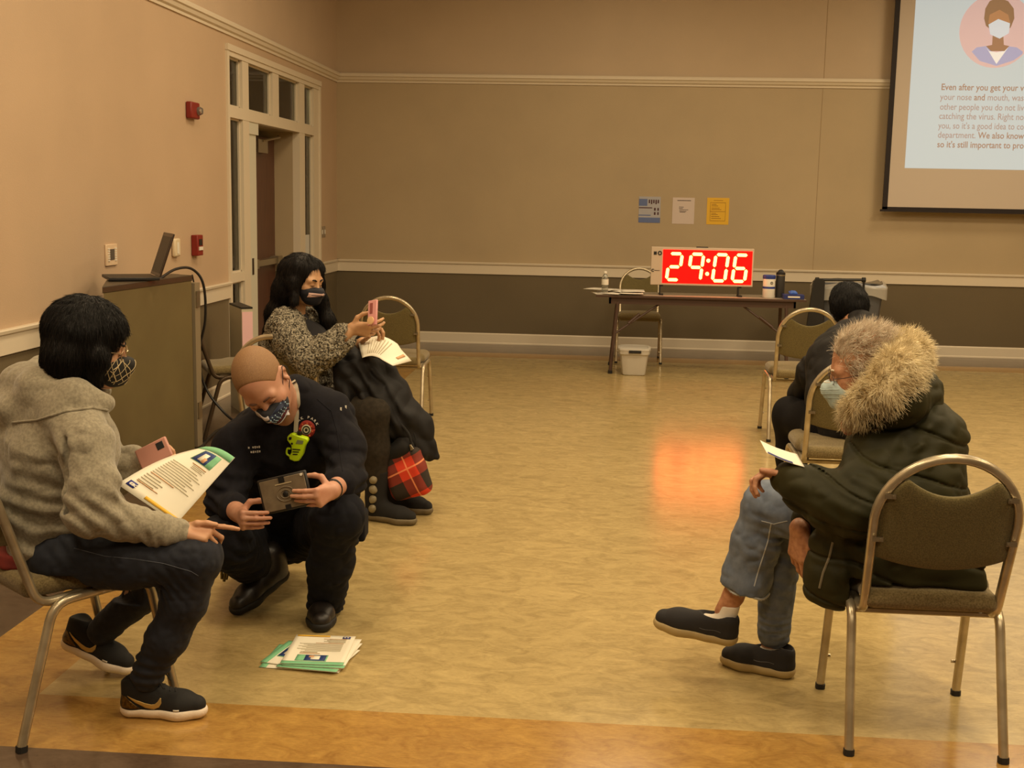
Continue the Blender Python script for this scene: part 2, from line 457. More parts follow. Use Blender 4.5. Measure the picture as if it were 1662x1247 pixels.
def floor_material():
    m = bpy.data.materials.new('marbled_linoleum'); m.use_nodes = True; nt = m.node_tree; b = nt.nodes['Principled BSDF']; L = nt.links.new
    g = nt.nodes.new('ShaderNodeNewGeometry'); sp = nt.nodes.new('ShaderNodeSeparateXYZ'); L(g.outputs['Position'], sp.inputs[0])
    def mth(op, a, bb=None):
        n = nt.nodes.new('ShaderNodeMath'); n.operation = op
        for i, q in enumerate((a, bb)):
            if q is None: continue
            if isinstance(q, (int, float)): n.inputs[i].default_value = q
            else: L(q, n.inputs[i])
        return n.outputs[0]
    dx = mth('SUBTRACT', mth('ABSOLUTE', mth('SUBTRACT', sp.outputs['X'], 2.11)), 3.89)
    dy = mth('SUBTRACT', mth('ABSOLUTE', mth('SUBTRACT', sp.outputs['Y'], 7.945)), 4.355)
    d = mth('MAXIMUM', dx, dy)
    def marble(c1, c2, sc, st, seed):
        mp = nt.nodes.new('ShaderNodeMapping'); mp.inputs['Scale'].default_value = st; mp.inputs['Location'].default_value = (seed, seed, seed); mp.inputs['Rotation'].default_value = (0, 0, 0.3 if seed < 2 else .1); L(g.outputs['Position'], mp.inputs[0])
        n = nt.nodes.new('ShaderNodeTexNoise'); n.inputs['Scale'].default_value = sc; n.inputs['Detail'].default_value = 8; n.inputs['Roughness'].default_value = .65; n.inputs['Distortion'].default_value = 1.2
        L(mp.outputs[0], n.inputs['Vector'])
        r = nt.nodes.new('ShaderNodeValToRGB'); r.color_ramp.elements[0].position = .3; r.color_ramp.elements[1].position = .72
        r.color_ramp.elements[0].color = (*lin(c1), 1); r.color_ramp.elements[1].color = (*lin(c2), 1); L(n.outputs['Fac'], r.inputs[0]); return r.outputs[0]
    beige = marble((152, 132, 88), (190, 168, 116), 7.5, (1, 1.7, 1), 1)
    orange = marble((144, 106, 54), (180, 142, 76), 9, (1, 1.6, 1), 5)
    dark = marble((74, 58, 46), (96, 80, 66), 4, (1, 1.5, 1), 9)
    def mix(f, a, c):
        n = nt.nodes.new('ShaderNodeMix'); n.data_type = 'RGBA'; L(f, n.inputs['Factor']); L(a, n.inputs['A']); L(c, n.inputs['B']); return n.outputs['Result']
    c = mix(mth('GREATER_THAN', d, 0.37), mix(mth('GREATER_THAN', d, 0.0), beige, orange), dark)
    # worn streaks and fine flecks
    mp = nt.nodes.new('ShaderNodeMapping'); mp.inputs['Scale'].default_value = (1, 3.2, 1); L(g.outputs['Position'], mp.inputs[0])
    n = nt.nodes.new('ShaderNodeTexNoise'); n.inputs['Scale'].default_value = 44; n.inputs['Detail'].default_value = 9; n.inputs['Roughness'].default_value = .7; L(mp.outputs[0], n.inputs['Vector'])
    mv = nt.nodes.new('ShaderNodeMapRange'); mv.inputs['From Min'].default_value = .3; mv.inputs['From Max'].default_value = .7; mv.inputs['To Min'].default_value = .82; mv.inputs['To Max'].default_value = 1.13; L(n.outputs['Fac'], mv.inputs['Value'])
    hs = nt.nodes.new('ShaderNodeHueSaturation'); L(mv.outputs[0], hs.inputs['Value']); L(c, hs.inputs['Color']); L(hs.outputs[0], b.inputs['Base Color'])
    b.inputs['Roughness'].default_value = 0.3; b.inputs['Specular IOR Level'].default_value = 0.5
    n3 = nt.nodes.new('ShaderNodeTexNoise'); n3.inputs['Scale'].default_value = 9; L(g.outputs['Position'], n3.inputs['Vector'])
    mr = nt.nodes.new('ShaderNodeMapRange'); mr.inputs['To Min'].default_value = .15; mr.inputs['To Max'].default_value = .22; L(n3.outputs['Fac'], mr.inputs['Value']); L(mr.outputs[0], b.inputs['Roughness'])
    return m
M_FLOOR = floor_material()

MB().bb(XL-2.2, XR, YF, YB, -0.1, 0).build('floor', M_FLOOR, kind='structure', smooth=False)
MB().bb(XL-2.2, XR, YF, YB, CEIL, CEIL+.1).build('ceiling', M_CEIL, kind='structure', smooth=False)
w = MB()
w.bb(XL-.22, XL, YF, UY0, 0, CEIL); w.bb(XL-.22, XL, UY1, YB, 0, CEIL); w.bb(XL-.22, XL, UY0, UY1, UZ, CEIL)
w.build('wall_left', M_WALLL, kind='structure', smooth=False)
w = MB().bb(XL-2.2, XR, YB, YB+.12, 0, CEIL)
w.build('wall_back', M_WALL, kind='structure', smooth=False)
MB().bb(XR, XR+.12, YF, YB, 0, CEIL).build('wall_right', M_WALL, kind='structure', smooth=False)
MB().bb(XL-2.2, XR, YF-.12, YF, 0, CEIL).build('wall_front', M_WALL, kind='structure', smooth=False)
# hallway behind the glazed doorway
M_HALL = mat('hall_paint', (120, 118, 92), rough=.8)
MB().bb(XL-2.32, XL-2.2, YF, YB, 0, CEIL).build('wall_hallway', M_HALL, kind='structure', smooth=False)
hl = area(XL-1.3, 10.9, 1.2, 3.0, 20, (1, .85, .6), 4.2)  # unseen fill light added to lift the dark hallway
_pl = bpy.data.lights.new('hallway_fill_light', 'POINT'); _pl.energy = 70; _pl.color = (1, .88, .62); _pl.shadow_soft_size = .2  # added point fill, brightens what shows through the panes
_po = bpy.data.objects.new('hallway_fill_light', _pl); COL.objects.link(_po); _po.location = (XL-1.1, 12.2, 3.3)

def moulding(prof, runs, name):
    """profile of (out from wall, height) swept along a wall run"""
    m = MB()
    for (a, b, nrmv) in runs:
        a = V(*a, 0); b = V(*b, 0); n = V(*nrmv, 0)
        vs = [a+n*o+V(0, 0, z) for o, z in prof]+[b+n*o+V(0, 0, z) for o, z in prof]; k = len(prof)
        m.add(vs, [(i, (i+1) % k, k+(i+1) % k, k+i) for i in range(k)]+[tuple(range(k))[::-1], tuple(range(k, 2*k))])
    return m.build(name, M_TRIM, kind='structure', smooth=False)
rail = [(0, ZR0), (.016, ZR0), (.016, ZR1-.03), (.03, ZR1-.022), (.034, ZR1-.006), (.03, ZR1), (0, ZR1)]
pict = [(0, ZM0), (.012, ZM0), (.014, ZM0+.02), (.03, ZM0+.03), (.04, ZM0+.055), (.052, ZM0+.062), (.052, ZM1-.012), (.045, ZM1), (0, ZM1)]
base = [(0, 0), (.02, 0), (.02, .012), (.014, .02), (.014, ZB-.012), (.006, ZB), (0, ZB)]
moulding(rail, [((XL, YF), (XL, UY0), (1, 0)), ((XL, UY1), (XL, YB), (1, 0))], 'trim_1')
moulding(rail, [((XL, YB), (XR, YB), (0, -1))], 'trim_2')
moulding(pict, [((XL, YF), (XL, YB), (1, 0))], 'trim_3')
moulding(pict, [((XL, YB), (XR, YB), (0, -1))], 'trim_4')
moulding(base, [((XL, YF), (XL, UY0), (1, 0)), ((XL, UY1), (XL, YB), (1, 0))], 'baseboard_left')
moulding(base, [((XL, YB), (XR, YB), (0, -1))], 'baseboard_back')
# a hairline seam in the wall covering
M_SEAM = mat('seam_tan', (150, 128, 96), rough=.8)
MB().bb(2.208, 2.213, YB-.002, YB, ZM1, CEIL).bb(2.205, 2.209, YB-.002, YB, ZR1, ZM0).build('trim_5', M_SEAM, kind='structure', smooth=False)

# glazed doorway unit in the left wall
M_GLASS = bpy.data.materials.new('window_glass'); M_GLASS.use_nodes = True
_nt = M_GLASS.node_tree; _nt.nodes.remove(_nt.nodes['Principled BSDF'])
_tr = _nt.nodes.new('ShaderNodeBsdfTransparent'); _tr.inputs[0].default_value = (.88, .92, .80, 1)
_gl = _nt.nodes.new('ShaderNodeBsdfGlossy'); _gl.inputs['Roughness'].default_value = .03
_fr = _nt.nodes.new('ShaderNodeFresnel'); _fr.inputs[0].default_value = 1.5; _mx = _nt.nodes.new('ShaderNodeMixShader')
_nt.links.new(_fr.outputs[0], _mx.inputs[0]); _nt.links.new(_tr.outputs[0], _mx.inputs[1]); _nt.links.new(_gl.outputs[0], _mx.inputs[2])
_nt.links.new(_mx.outputs[0], _nt.nodes['Material Output'].inputs[0])
fr = MB(); x0, x1 = XL-.06, XL+.006
def bar(y0, y1, z0, z1, d=0): fr.bb(x0, x1+d, y0, y1, z0, z1)
bar(UY0, 9.596, 0, 2.709, .012); bar(12.38, 12.60, 0, 2.671, .001); bar(12.60, UY1, 0, 2.709, .014); bar(9.596, 12.60, 2.671, 2.710, .009); bar(UY0-.004, UY1+.004, 2.71, UZ+.012, .020)
bar(9.596, 12.38, 2.2, 2.29, .007); bar(9.955, 10.13, 0, 2.671, .004); bar(10.86, 11.07, 2.29, 2.671, .002); bar(11.80, 12.0, 0, 2.671, .004)
bar(9.596, 9.955, .89, .965, .002); bar(12.0, 12.38, .89, .965, .002); bar(9.596, 9.955, 0, .14); bar(12.0, 12.38, 0, .14)
# thin stops round each light
for (a, b, c, d_) in ((9.596, 9.955, 2.29, 2.672), (10.13, 10.86, 2.29, 2.672), (11.07, 11.8, 2.29, 2.672), (12.0, 12.38, 2.29, 2.672),
                      (9.596, 9.955, .965, 2.2), (12.0, 12.38, .965, 2.2), (9.596, 9.955, .14, .89), (12.0, 12.38, .14, .89)):
    t = .014
    for q in ((a, a+t, c, d_), (b-t, b, c, d_), (a, b, c, c+t), (a, b, d_-t, d_)): fr.bb(XL-.045, XL-.018, *q)
wf = fr.build('window_1', M_TRIM, kind='structure', smooth=False)
gl = MB()
for (a, b, c, d_) in ((9.596, 9.955, 2.29, 2.672), (10.13, 10.86, 2.29, 2.672), (11.07, 11.8, 2.29, 2.672), (12.0, 12.38, 2.29, 2.672),
                      (9.596, 9.955, .965, 2.2), (12.0, 12.38, .965, 2.2), (9.596, 9.955, .14, .89), (12.0, 12.38, .14, .89)):
    gl.bb(XL-.04, XL-.034, a, b, c, d_)
gl.build('glass', M_GLASS, wf, smooth=False)
# white fixed leaf, recess and brown door
M_DOORW = mat('white_door_paint', (206, 204, 188), rough=.45)
M_BROWN = mat('brown_wood', (92, 56, 40), rough=.35, noise=6, rgb2=(74, 42, 30), stretch=(8, 8, .6))
M_STEEL = mat('brushed_steel', (170, 160, 140), rough=.3, metal=.9)
M_DARK = mat('dark_bronze', (48, 36, 28), rough=.4, metal=.3)
d2 = MB().bb(XL-.05, XL-.01, 10.13, 10.39, 0, 2.12).bb(XL-.055, XL+.004, 10.13, 10.42, 2.10, 2.2).build('door_2', M_DOORW, kind='structure', smooth=False)
MB().bb(XL-.012, XL-.004, 10.235, 10.275, .92, 1.06).build('edge_pull', M_DARK, d2, smooth=False)
DX = XL-.24
MB().bb(XL-.5, XL-.06, 11.80, 11.9, 0, 2.3).bb(XL-.5, XL-.06, 9.9, 11.9, 2.2, 2.3).build('wall_recess', M_WALL, kind='structure', smooth=False)
MB().bb(XL-.34, XL-.06, 10.02, 10.13, 0, 2.2).build('wall_jamb', M_TRIM, kind='structure', smooth=False)
d1 = MB().bb(DX-.045, DX, 10.80, 11.79, .01, 2.13).build('door_1', M_BROWN, kind='structure', smooth=False)
c = MB().bb(DX, DX+.06, 11.05, 11.36, 1.98, 2.10); c.tube([(DX+.06, 11.2, 2.09), (DX+.12, 11.55, 2.14), (DX+.05, 11.76, 2.16)], .012)
c.build('door_closer', M_STEEL, d1, smooth=False)
c = MB().bb(DX, DX+.07, 10.83, 11.74, .945, 1.0).bb(DX, DX+.085, 10.83, 10.95, .93, 1.015).bb(DX, DX+.085, 11.60, 11.75, .93, 1.015)
c.build('push_bar', M_STEEL, d1, smooth=False)
M_LIT = mat('glowing_slit', (240, 225, 180), emit=((1, .86, .6), 1.1))
MB().bb(DX-.04, DX-.02, 10.62, 10.78, .3, 1.75).build('lit_slit_panel', M_LIT, d1, smooth=False)  # glowing strip added for the lit space beyond the door edge
MB().bb(DX-.05, DX-.04, 10.0, 10.8, 0, 2.3).build('wall_beyond', M_HALL, kind='structure', smooth=False)
MB().bb(XL-.020, XL-.017, 12.0+.02, 12.27, .995, 1.208).build('trim_6', mat('paper_pale', (205, 205, 200)), kind='structure', smooth=False)

# ------------------------------------------------------------------ stacking banquet chairs
M_FRAME = mat('champagne_tube', (196, 184, 158), rough=.32, metal=.7, noise=14, rgb2=(172, 158, 132))
M_SEAT = mat('speckled_seat_fabric', (128, 112, 74), rough=.95, noise=190, rgb2=(96, 82, 50), bump=(300, .4, .002), sheen=.2)
M_BACKF = mat('olive_back_fabric', (110, 98, 58), rough=.9, noise=260, rgb2=(86, 76, 42), bump=(320, .5, .002), sheen=.15)
M_RUB = mat('black_rubber', (22, 20, 18), rough=.7)

def arch_path(off=0.0):
    pts = []
    def yb(z): return -.19-(z-.44)*.30
    for s in (-1, 1):
        seg = [(s*(.190+off), -.03, .418), (s*(.190+off), -.15, .415), (s*(.190+off), yb(.45), .45)]
        seg = rounded([V(s*(.190+off), .02, .428), V(s*(.190+off), -.172, .414), V(s*(.198+off), yb(.72), .72)], .05)
        arc = [V(s*(.198+off)*math.cos(a), yb(.72+(.197+off)*math.sin(a)), .72+(.197+off)*math.sin(a)) for a in np.linspace(0.06, math.pi/2, 12)]
        pts.append(seg+arc)
    return pts[0]+pts[1][::-1][1:]
def make_chair(label, group=None, loc=(0, 0, 0), rz=0):
    t = thing('banquet_chair', label, 'chair', loc, rz, group)
    MB().tube(arch_path(), .0125, sq=True).build('back_frame', M_FRAME, t, local=True, angle=50)
    for s in (-1, 1):
        for k in (-1, 1):
            p = rounded([V(s*.222, .25*k, .012), V(s*.215, .165*k if k > 0 else -.135, .418 if k < 0 else .432), V(s*.212, .02, .425)], .055)
            leg = MB().tube(p, .0125, sq=True)
            lo = leg.build('leg', M_FRAME, t, local=True, angle=50)
            MB().tube([V(s*.222, .25*k, 0), V(s*.2213, .2485*k, .018)], .0150, sq=True).build('foot_glide', M_RUB, lo, local=True)
            if k > 0:
                MB().tube([V(s*.2165+.0*s, .239, .12), V(s*.2165-.02*s, .239, .12)], .006).tube([V(s*.2145, .213, .3), V(s*.2145-.02*s, .213, .3)], .006).each('stacking_bumper', M_FRAME, lo, local=True)
    MB().tube([V(-.212, -.12, .405), V(.212, -.12, .405)], .009, sq=True).tube([V(-.21, .14, .425), V(.21, .14, .425)], .009, sq=True).each('cross_bar', M_FRAME, t, local=True)
    s = SDF((-.26, -.26, .38), (.26, .30, .54), .0065)
    s.box((0, .005, .462), (.192, .215, .030), rd=.028, k=.0); s.box((0, .09, .462), (.212, .135, .028), rd=.028, k=.04); s.ell((0, .03, .475), (.17, .18, .028), k=.03)
    s.build('seat', M_SEAT, t, local=True)
    def yb(z): return -.19-(z-.44)*.30
    def sec(u, v):
        x = -.188+.376*v; z1 = .72+.182*math.sqrt(max(0, 1-(x/.194)**2))-.006; z1 = min(z1, .805+.055*(x/.13)**2)
        if abs(x) > .15: z1 = min(z1, .72+.182*math.sqrt(max(0, 1-(x/.1945)**2)))
        z0 = .575+.032*(x/.19)**2; a = u*2*math.pi; c, sn = math.cos(a), math.sin(a)
        zc = (z0+z1)/2; h = (z1-z0)/2; th = .016*min(1, (1-abs(2*v-1)**6)+.2)
        z = zc+h*math.copysign(abs(sn)**.35, sn); y = yb(z)+.004+.02*(1-(x/.19)**2)*-1+th*math.copysign(abs(c)**.5, c)
        return V(x, y, z)
    b = MB().grid(sec, 28, 34, closed_u=True)
    b.f.append(tuple(range(28))); b.m.append(0); b.f.append(tuple(range(28*33, 28*34))[::-1]); b.m.append(0)
    bo = b.build('backrest', M_BACKF, t, local=True, angle=60)
    m = MB()
    for sx in (-1, 1):
        for z in (.665, .80):
            hw = .205 if z < .72 else .205*math.sqrt(1-((z-.72)/.197)**2)
            m.box((sx*(hw-.020), yb(z)-.020, z), (.03, .006, .013)); m.tube([V(sx*(hw-.028), yb(z)-.022, z), V(sx*(hw-.028), yb(z)-.027, z)], .004)
    m.each('bracket', M_STEEL, t, local=True, smooth=False)
    return t
def dup(root, loc, rz, label, group=None):
    r = root.copy(); COL.objects.link(r); r.location = loc; r.rotation_euler = (0, 0, rz); r['label'] = label
    if group: r['group'] = group
    for ch in list(root.children):
        c = ch.copy(); COL.objects.link(c); c.parent = r
        for g in ch.children:
            e = g.copy(); COL.objects.link(e); e.parent = c
    return r
G = 'padded banquet chairs'
chair0 = make_chair('metal frame banquet chair under the man in the green parka', G, (.972, 3.71, 0), 0)
dup(chair0, (1.131, 5.85, 0), 0, 'banquet chair in front of the parka man, holding the bent man in black')
dup(chair0, (1.345, 8.52, 0), 0, 'empty banquet chair left of the bent man in black, beside the folding table', G)
dup(chair0, (-1.50, 8.60, 0), 0, 'empty banquet chair just right of the woman holding up a pink phone')
dup(chair0, (-1.62, 6.13, 0), 0, 'banquet chair under the woman in the fuzzy grey cardigan')
dup(chair0, (.325, 12.40, 0), math.pi, 'banquet chair pushed behind the folding table, facing the room')
dup(chair0, (-1.649, 3.524, 0), -.70, 'banquet chair under the woman in the light grey hoodie')
_dk = dup(chair0, (-2.46, 7.90, 0), -1.1, 'shade-darkened bronze banquet chair by the wall behind the lectern')
M_BRONZE_SHADE = mat('shaded_bronze_tube', (72, 58, 42), rough=.4, metal=.5); M_FABRIC_SHADE = mat('shaded_chair_fabric', (104, 92, 70), rough=.95, noise=200, rgb2=(88, 78, 58))  # bronze chair; shade behind the lectern is put into these darker colours
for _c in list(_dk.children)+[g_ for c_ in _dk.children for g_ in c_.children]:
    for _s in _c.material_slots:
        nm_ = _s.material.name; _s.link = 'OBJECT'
        _s.material = M_BRONZE_SHADE if nm_.startswith('champagne') else (M_FABRIC_SHADE if 'back_fabric' in nm_ else bpy.data.materials[nm_])

# ------------------------------------------------------------------ folding table and what stands on it
M_TOP = mat('grey_laminate', (150, 138, 124), rough=.35, noise=60, rgb2=(138, 126, 112))
M_APR = mat('brown_apron', (70, 48, 36), rough=.5)
tb = thing('folding_table', 'long narrow folding table with brown metal legs against the far wall', 'table', (.865, 11.68, 0))
TX0, TX1, TY0, TY1, TZ = -.105, 1.835, 11.44, 11.92, .735
MB().bb(TX0, TX1, TY0, TY1, TZ-.02, TZ).build('tabletop', M_TOP, tb, bev=.004)
MB().bb(TX0, TX1, TY0-.003, TY0+.001, TZ-.022, TZ-.002).bb(TX0-.002, TX0+.002, TY0, TY1, TZ-.022, TZ-.002).bb(TX1-.002, TX1+.002, TY0, TY1, TZ-.022, TZ-.002).each('edge_band', M_APR, tb, smooth=False)
MB().bb(TX0+.12, TX1-.09, TY0+.03, TY0+.05, TZ-.085, TZ-.02).bb(TX0+.12, TX1-.09, TY1-.05, TY1-.03, TZ-.085, TZ-.02).bb(TX0+.12, TX0+.14, TY0+.03, TY1-.03, TZ-.085, TZ-.02).bb(TX1-.11, TX1-.09, TY0+.03, TY1-.03, TZ-.085, TZ-.02).each('apron', M_APR, tb, smooth=False)
for (xf, xt, si) in ((.045, .10, 1), (1.68, 1.66, -1)):
    for (yf, yt) in ((11.38, 11.49), (11.98, 11.87)):
        lg = MB().tube([V(xf, yf, .0), V(xt, yt, TZ-.03)], .016).build('leg', M_APR, tb)
        MB().tube([V(xf, yf, 0), V(xf+.001, yf, .03)], .021).build('foot_cap', M_RUB, lg)
    MB().tube([V(xf+(xt-xf)*.25, 11.41, .2), V(xf+(xt-xf)*.25, 11.95, .2)], .010).each('cross_bar', M_APR, tb)
    MB().tube([V(xf+(xt-xf)*.5, 11.44, .37), V(xt+si*.42, 11.52, TZ-.06)], .010).tube([V(xf+(xt-xf)*.5+si*.13, 11.46, .47), V(xf+si*.26, 11.485, .56)], .014).build('brace', M_APR, tb)

# countdown clock
M_CASE = mat('pale_clock_case', (196, 178, 158), rough=.5)
M_RED = mat('red_lens', (150, 0, 0), rough=.35, emit=((1, .0, .0), 4.0))
M_SEG = mat('lit_segment', (255, 160, 60), emit=((1, .30, .06), 11.0))
M_BLK = mat('black_plastic', (24, 22, 22), rough=.45)
CY = 11.60; S = .955/1390
def ck(zx, zy, y=CY): return V(.400+(zx-130)*S, y, .829+(672-zy+(zx-130)*.0179)*S)
ckt = thing('countdown_clock', 'large red digital countdown clock showing 29:06 on the folding table', 'clock', (.877, CY+.04, .735))
c = MB().bb(.400, 1.355, CY, CY+.075, .829, 1.185)
c.build('housing', M_CASE, ckt, bev=.004)
MB().bb(.400+(288-130)*S, 1.340, CY-.003, CY+.002, .849, 1.163).build('lens', M_RED, ckt, smooth=False)
FS = 5.0/1390
def seg(m, a, b, wd=21):
    a = V(*a); b = V(*b); t = nrm(b-a); n = V(-t[1], t[0]); pts = [a+t*(-wd*.35), a+t*wd*.5+n*wd, b-t*wd*.5+n*wd, b+t*wd*.35, b-t*wd*.5-n*wd, a+t*wd*.5-n*wd]
    m.prism([((p[0]-130)*S, (672-p[1])*S) for p in pts], (.400, CY-.004, .829), (1, 0, 0), (0, 0, 1), (0, -1, 0), .006)
def digit(cx, on, name='digit'):
    m = MB(); sl = .10; T, Mi, B = 240, 420, 597
    def q(x, y): return (cx+x+(Mi-y)*sl, y)
    L = {'a': (q(-66, T), q(66, T)), 'b': (q(84, T+22), q(84, Mi-16)), 'c': (q(84, Mi+20), q(84, B-18)), 'd': (q(-66, B), q(66, B)), 'e': (q(-84, Mi+20), q(-84, B-18)), 'f': (q(-84, T+22), q(-84, Mi-16)), 'g': (q(-62, Mi), q(62, Mi))}
    for k in on: seg(m, *L[k])
    return m
for cx, on in ((448, 'abged'), (738, 'abcfg'), (1072, 'abcdef'), (1340, 'acdefg')):
    digit(cx, on).build('digit', M_SEG, ckt, smooth=False)
m = MB()
for (x, y) in ((905, 325), (897, 505)): m.prism([((x-130+26*math.cos(a))*S, (672-y+26*math.sin(a))*S) for a in np.linspace(0, 2*math.pi, 13)[:-1]], (.400, CY-.004, .829), (1, 0, 0), (0, 0, 1), (0, -1, 0), .006)
m.build('colon', M_SEG, ckt, smooth=False)
m = MB(); m.bb(.400+32*S, .400+72*S, CY-.003, CY, 1.112, 1.142)
m.tube([V(.400+115*S+.016*math.cos(a), CY-.002, 1.128+.016*math.sin(a)) for a in np.linspace(0, 2*math.pi, 14)[:-1]], .005, closed=True, n=6)
m.tube([V(.400+28*S+.011*math.cos(a), CY-.002, .965+.011*math.sin(a)) for a in np.linspace(.6, 2*math.pi-.6, 12)], .0035, n=6)
m.bb(.400+50*S, .400+120*S, CY-.002, CY, .962, .967)
m.build('printed_marks', M_BLK, ckt, smooth=False)
for fx in (.49, 1.225):
    MB().bb(fx-.006, fx+.006, CY+.0, CY+.07, .735, .83).bb(fx-.006, fx+.032, CY-.05, CY+.10, .735, .748).bb(fx-.004, fx+.03, CY+.02, CY+.05, .815, .83).build('foot', M_BLK, ckt, smooth=False)
MB().bb(.82, .93, CY+.03, CY+.06, 1.185, 1.194).build('carry_handle', M_BLK, ckt, smooth=False)

# water bottle
M_CLEAR = mat('clear_plastic', (225, 225, 215), rough=.12, trans=.85)
M_WHITE = mat('white_plastic', (225, 220, 208), rough=.4)
M_PAPER = mat('white_paper', (226, 220, 208), rough=.75)
bt = P(981.5, 475, 11.56); bt[2] = .735
t = thing('water_bottle', 'small clear water bottle with white cap on the table papers', 'bottle', bt)
MB().lathe([(.030, .004), (.033, .02), (.031, .05), (.033, .075), (.031, .1), (.033, .125), (.032, .15), (.018, .178), (.013, .185), (.013, .195)], bt, 20).build('body', M_CLEAR, t)
MB().lathe([(.0335, .085), (.0338, .09), (.0338, .135), (.0335, .138)], bt, 20).build('paper_label', M_WHITE, t)
MB().lathe([(.016, .192), (.016, .210), (.014, .213)], bt, 16).build('cap', M_WHITE, t)
# loose papers in a heap by the bottle
rg = random.Random(4)
for i in range(6):
    x = (-.03, .05, .22, .12, .24, -.06)[i]; y = (11.62, 11.58, 11.56, 11.72, 11.66, 11.7)[i]; a = (.2, -.4, .05, .6, 0.0, 1.1)[i]; hh = .7372+.0065*i
    n = MB()
    def sh(u, v, x=x, y=y, a=a, hh=hh, i=i):
        lx, ly = (u-.5)*.216, (v-.5)*.279; c, s_ = math.cos(a), math.sin(a)
        return V(x+lx*c-ly*s_, y+lx*s_+ly*c, hh+.002+.0015*math.sin(u*5+i)*math.sin(v*4+i*2)**2)
    n.grid(sh, 8, 8)
    o = n.build('loose_paper', M_PAPER); md = o.modifiers.new('thick', 'SOLIDIFY'); md.thickness = .003
    tag(o, ('lowest white sheet at the left tip of the table paper heap', 'white sheet at the front edge of the table paper heap', 'long white sheet in front of the chair behind the table',
            'white sheet lying farther back beside the water bottle', 'white sheet at the right end of the table paper heap', 'topmost tilted sheet reaching past the table end')[i], 'paper', 'paper heap on the folding table')
# wipes canister
cp = P(1247, 482, 11.60); cp[2] = .735
t = thing('wipes_canister', 'white wipes canister with blue lid on the right end of the table', 'canister', cp)
MB().lathe([(.054, 0), (.057, .006), (.057, .175), (.054, .182)], cp, 28).build('body', M_WHITE, t)
M_BLUE = mat('blue_print', (44, 62, 140), rough=.45)
MB().lathe([(.058, .176), (.060, .18), (.060, .205), (.054, .212)], cp, 28).build('lid', M_BLUE, t)
MB().lathe([(.0574, .085), (.0576, .087), (.0576, .103), (.0574, .105)], cp, 28).build('blue_band', M_BLUE, t)
MB().tube([cp+V(.018*1+.010*math.cos(a), -.0595, .14+.010*math.sin(a)) for a in np.linspace(0, 6.28, 10)[:-1]], .003, n=5, closed=True).build('round_mark', M_BLK, t)
# dark insulated bottle
cp = P(1265.5, 478, 11.64); cp[2] = .735
t = thing('insulated_bottle', 'dark grey insulated flask standing behind the blue box on the table', 'flask', cp)
M_GREY = mat('flask_grey', (62, 60, 58), rough=.4, metal=.3)
MB().lathe([(.040, 0), (.042, .006), (.042, .20), (.040, .212)], cp, 24).build('body', M_GREY, t)
MB().lathe([(.036, .210), (.043, .216), (.043, .232), (.03, .24), (.022, .255), (.012, .262)], cp, 24).build('lid', M_BLK, t)
MB().lathe([(.0431, .204), (.0434, .206), (.0434, .214), (.0431, .216)], cp, 24).build('collar', M_STEEL, t)
# blue box
cp = P(1287, 483, 11.50); cp[2] = .735
t = thing('tissue_box', 'low blue box with a crumpled blue glove at the table end', 'box', cp)
M_BOXB = mat('box_blue', (28, 40, 104), rough=.5)
MB().box(cp+V(0, 0, .022), (.19, .12, .044)).build('carton', M_BOXB, t, bev=.003)
MB().box(cp+V(0, -.0605, .022), (.11, .001, .014)).build('printed_strip', M_WHITE, t)
s = SDF(cp+V(-.06, -.06, .03), cp+V(.06, .06, .11), .005)
s.ell(cp+V(0, 0, .06), (.026, .02, .022)); s.cone(cp+V(-.02, 0, .05), cp+V(-.035, .01, .065), .01, .007); s.cone(cp+V(.02, 0, .05), cp+V(.034, .0, .05), .011, .006); s.noise(.004, 60)
s.build('glove', mat('nitrile_blue', (64, 104, 196), rough=.5), t)

# storage tub below the table
M_TUB = mat('milky_plastic', (214, 208, 196), rough=.4, trans=.25)
tc = V(.265, 11.42, 0)
t = thing('storage_tub', 'milky white lidded tub with black latch on the floor under the table', 'tub', tc)
def tubsec(w0, w1, z0, z1, dd):
    return None
m = MB(); n = 32
def rr(u, hx, hy, p=6):
    a = 2*math.pi*u; c, s_ = math.cos(a), math.sin(a); k = (abs(c)**p+abs(s_)**p)**(-1/p); return hx*c*k, hy*s_*k
lev = [(.0, .100, .12), (.005, .108, .128), (.02, .112, .132), (.19, .132, .155), (.20, .146, .17), (.235, .150, .174), (.238, .150, .174)]
vs = []; fs = []
for (z, hx, hy) in lev:
    for k in range(n): x, y = rr(k/n, hx, hy); vs.append(tc+V(x, y, z))
for i in range(len(lev)-1):
    for k in range(n): fs.append((i*n+k, i*n+(k+1) % n, (i+1)*n+(k+1) % n, (i+1)*n+k))
m.add(vs, fs+[tuple(range(n))[::-1]]).build('body', M_TUB, t, angle=30)
vs = []; lev = [(.236, .154, .178), (.252, .152, .176), (.258, .13, .155), (.252, .12, .145)]; fs = []
for (z, hx, hy) in lev:
    for k in range(n): x, y = rr(k/n, hx, hy); vs.append(tc+V(x, y, z))
for i in range(len(lev)-1):
    for k in range(n): fs.append((i*n+k, i*n+(k+1) % n, (i+1)*n+(k+1) % n, (i+1)*n+k))
MB().add(vs, fs+[tuple(range(3*n, 4*n)), tuple(range(n))[::-1]]).build('lid', M_TUB, t, angle=30)
MB().bb(tc[0]-.052, tc[0]+.062, tc[1]-.186, tc[1]-.172, .215, .240).build('latch', M_BLK, t, smooth=False)

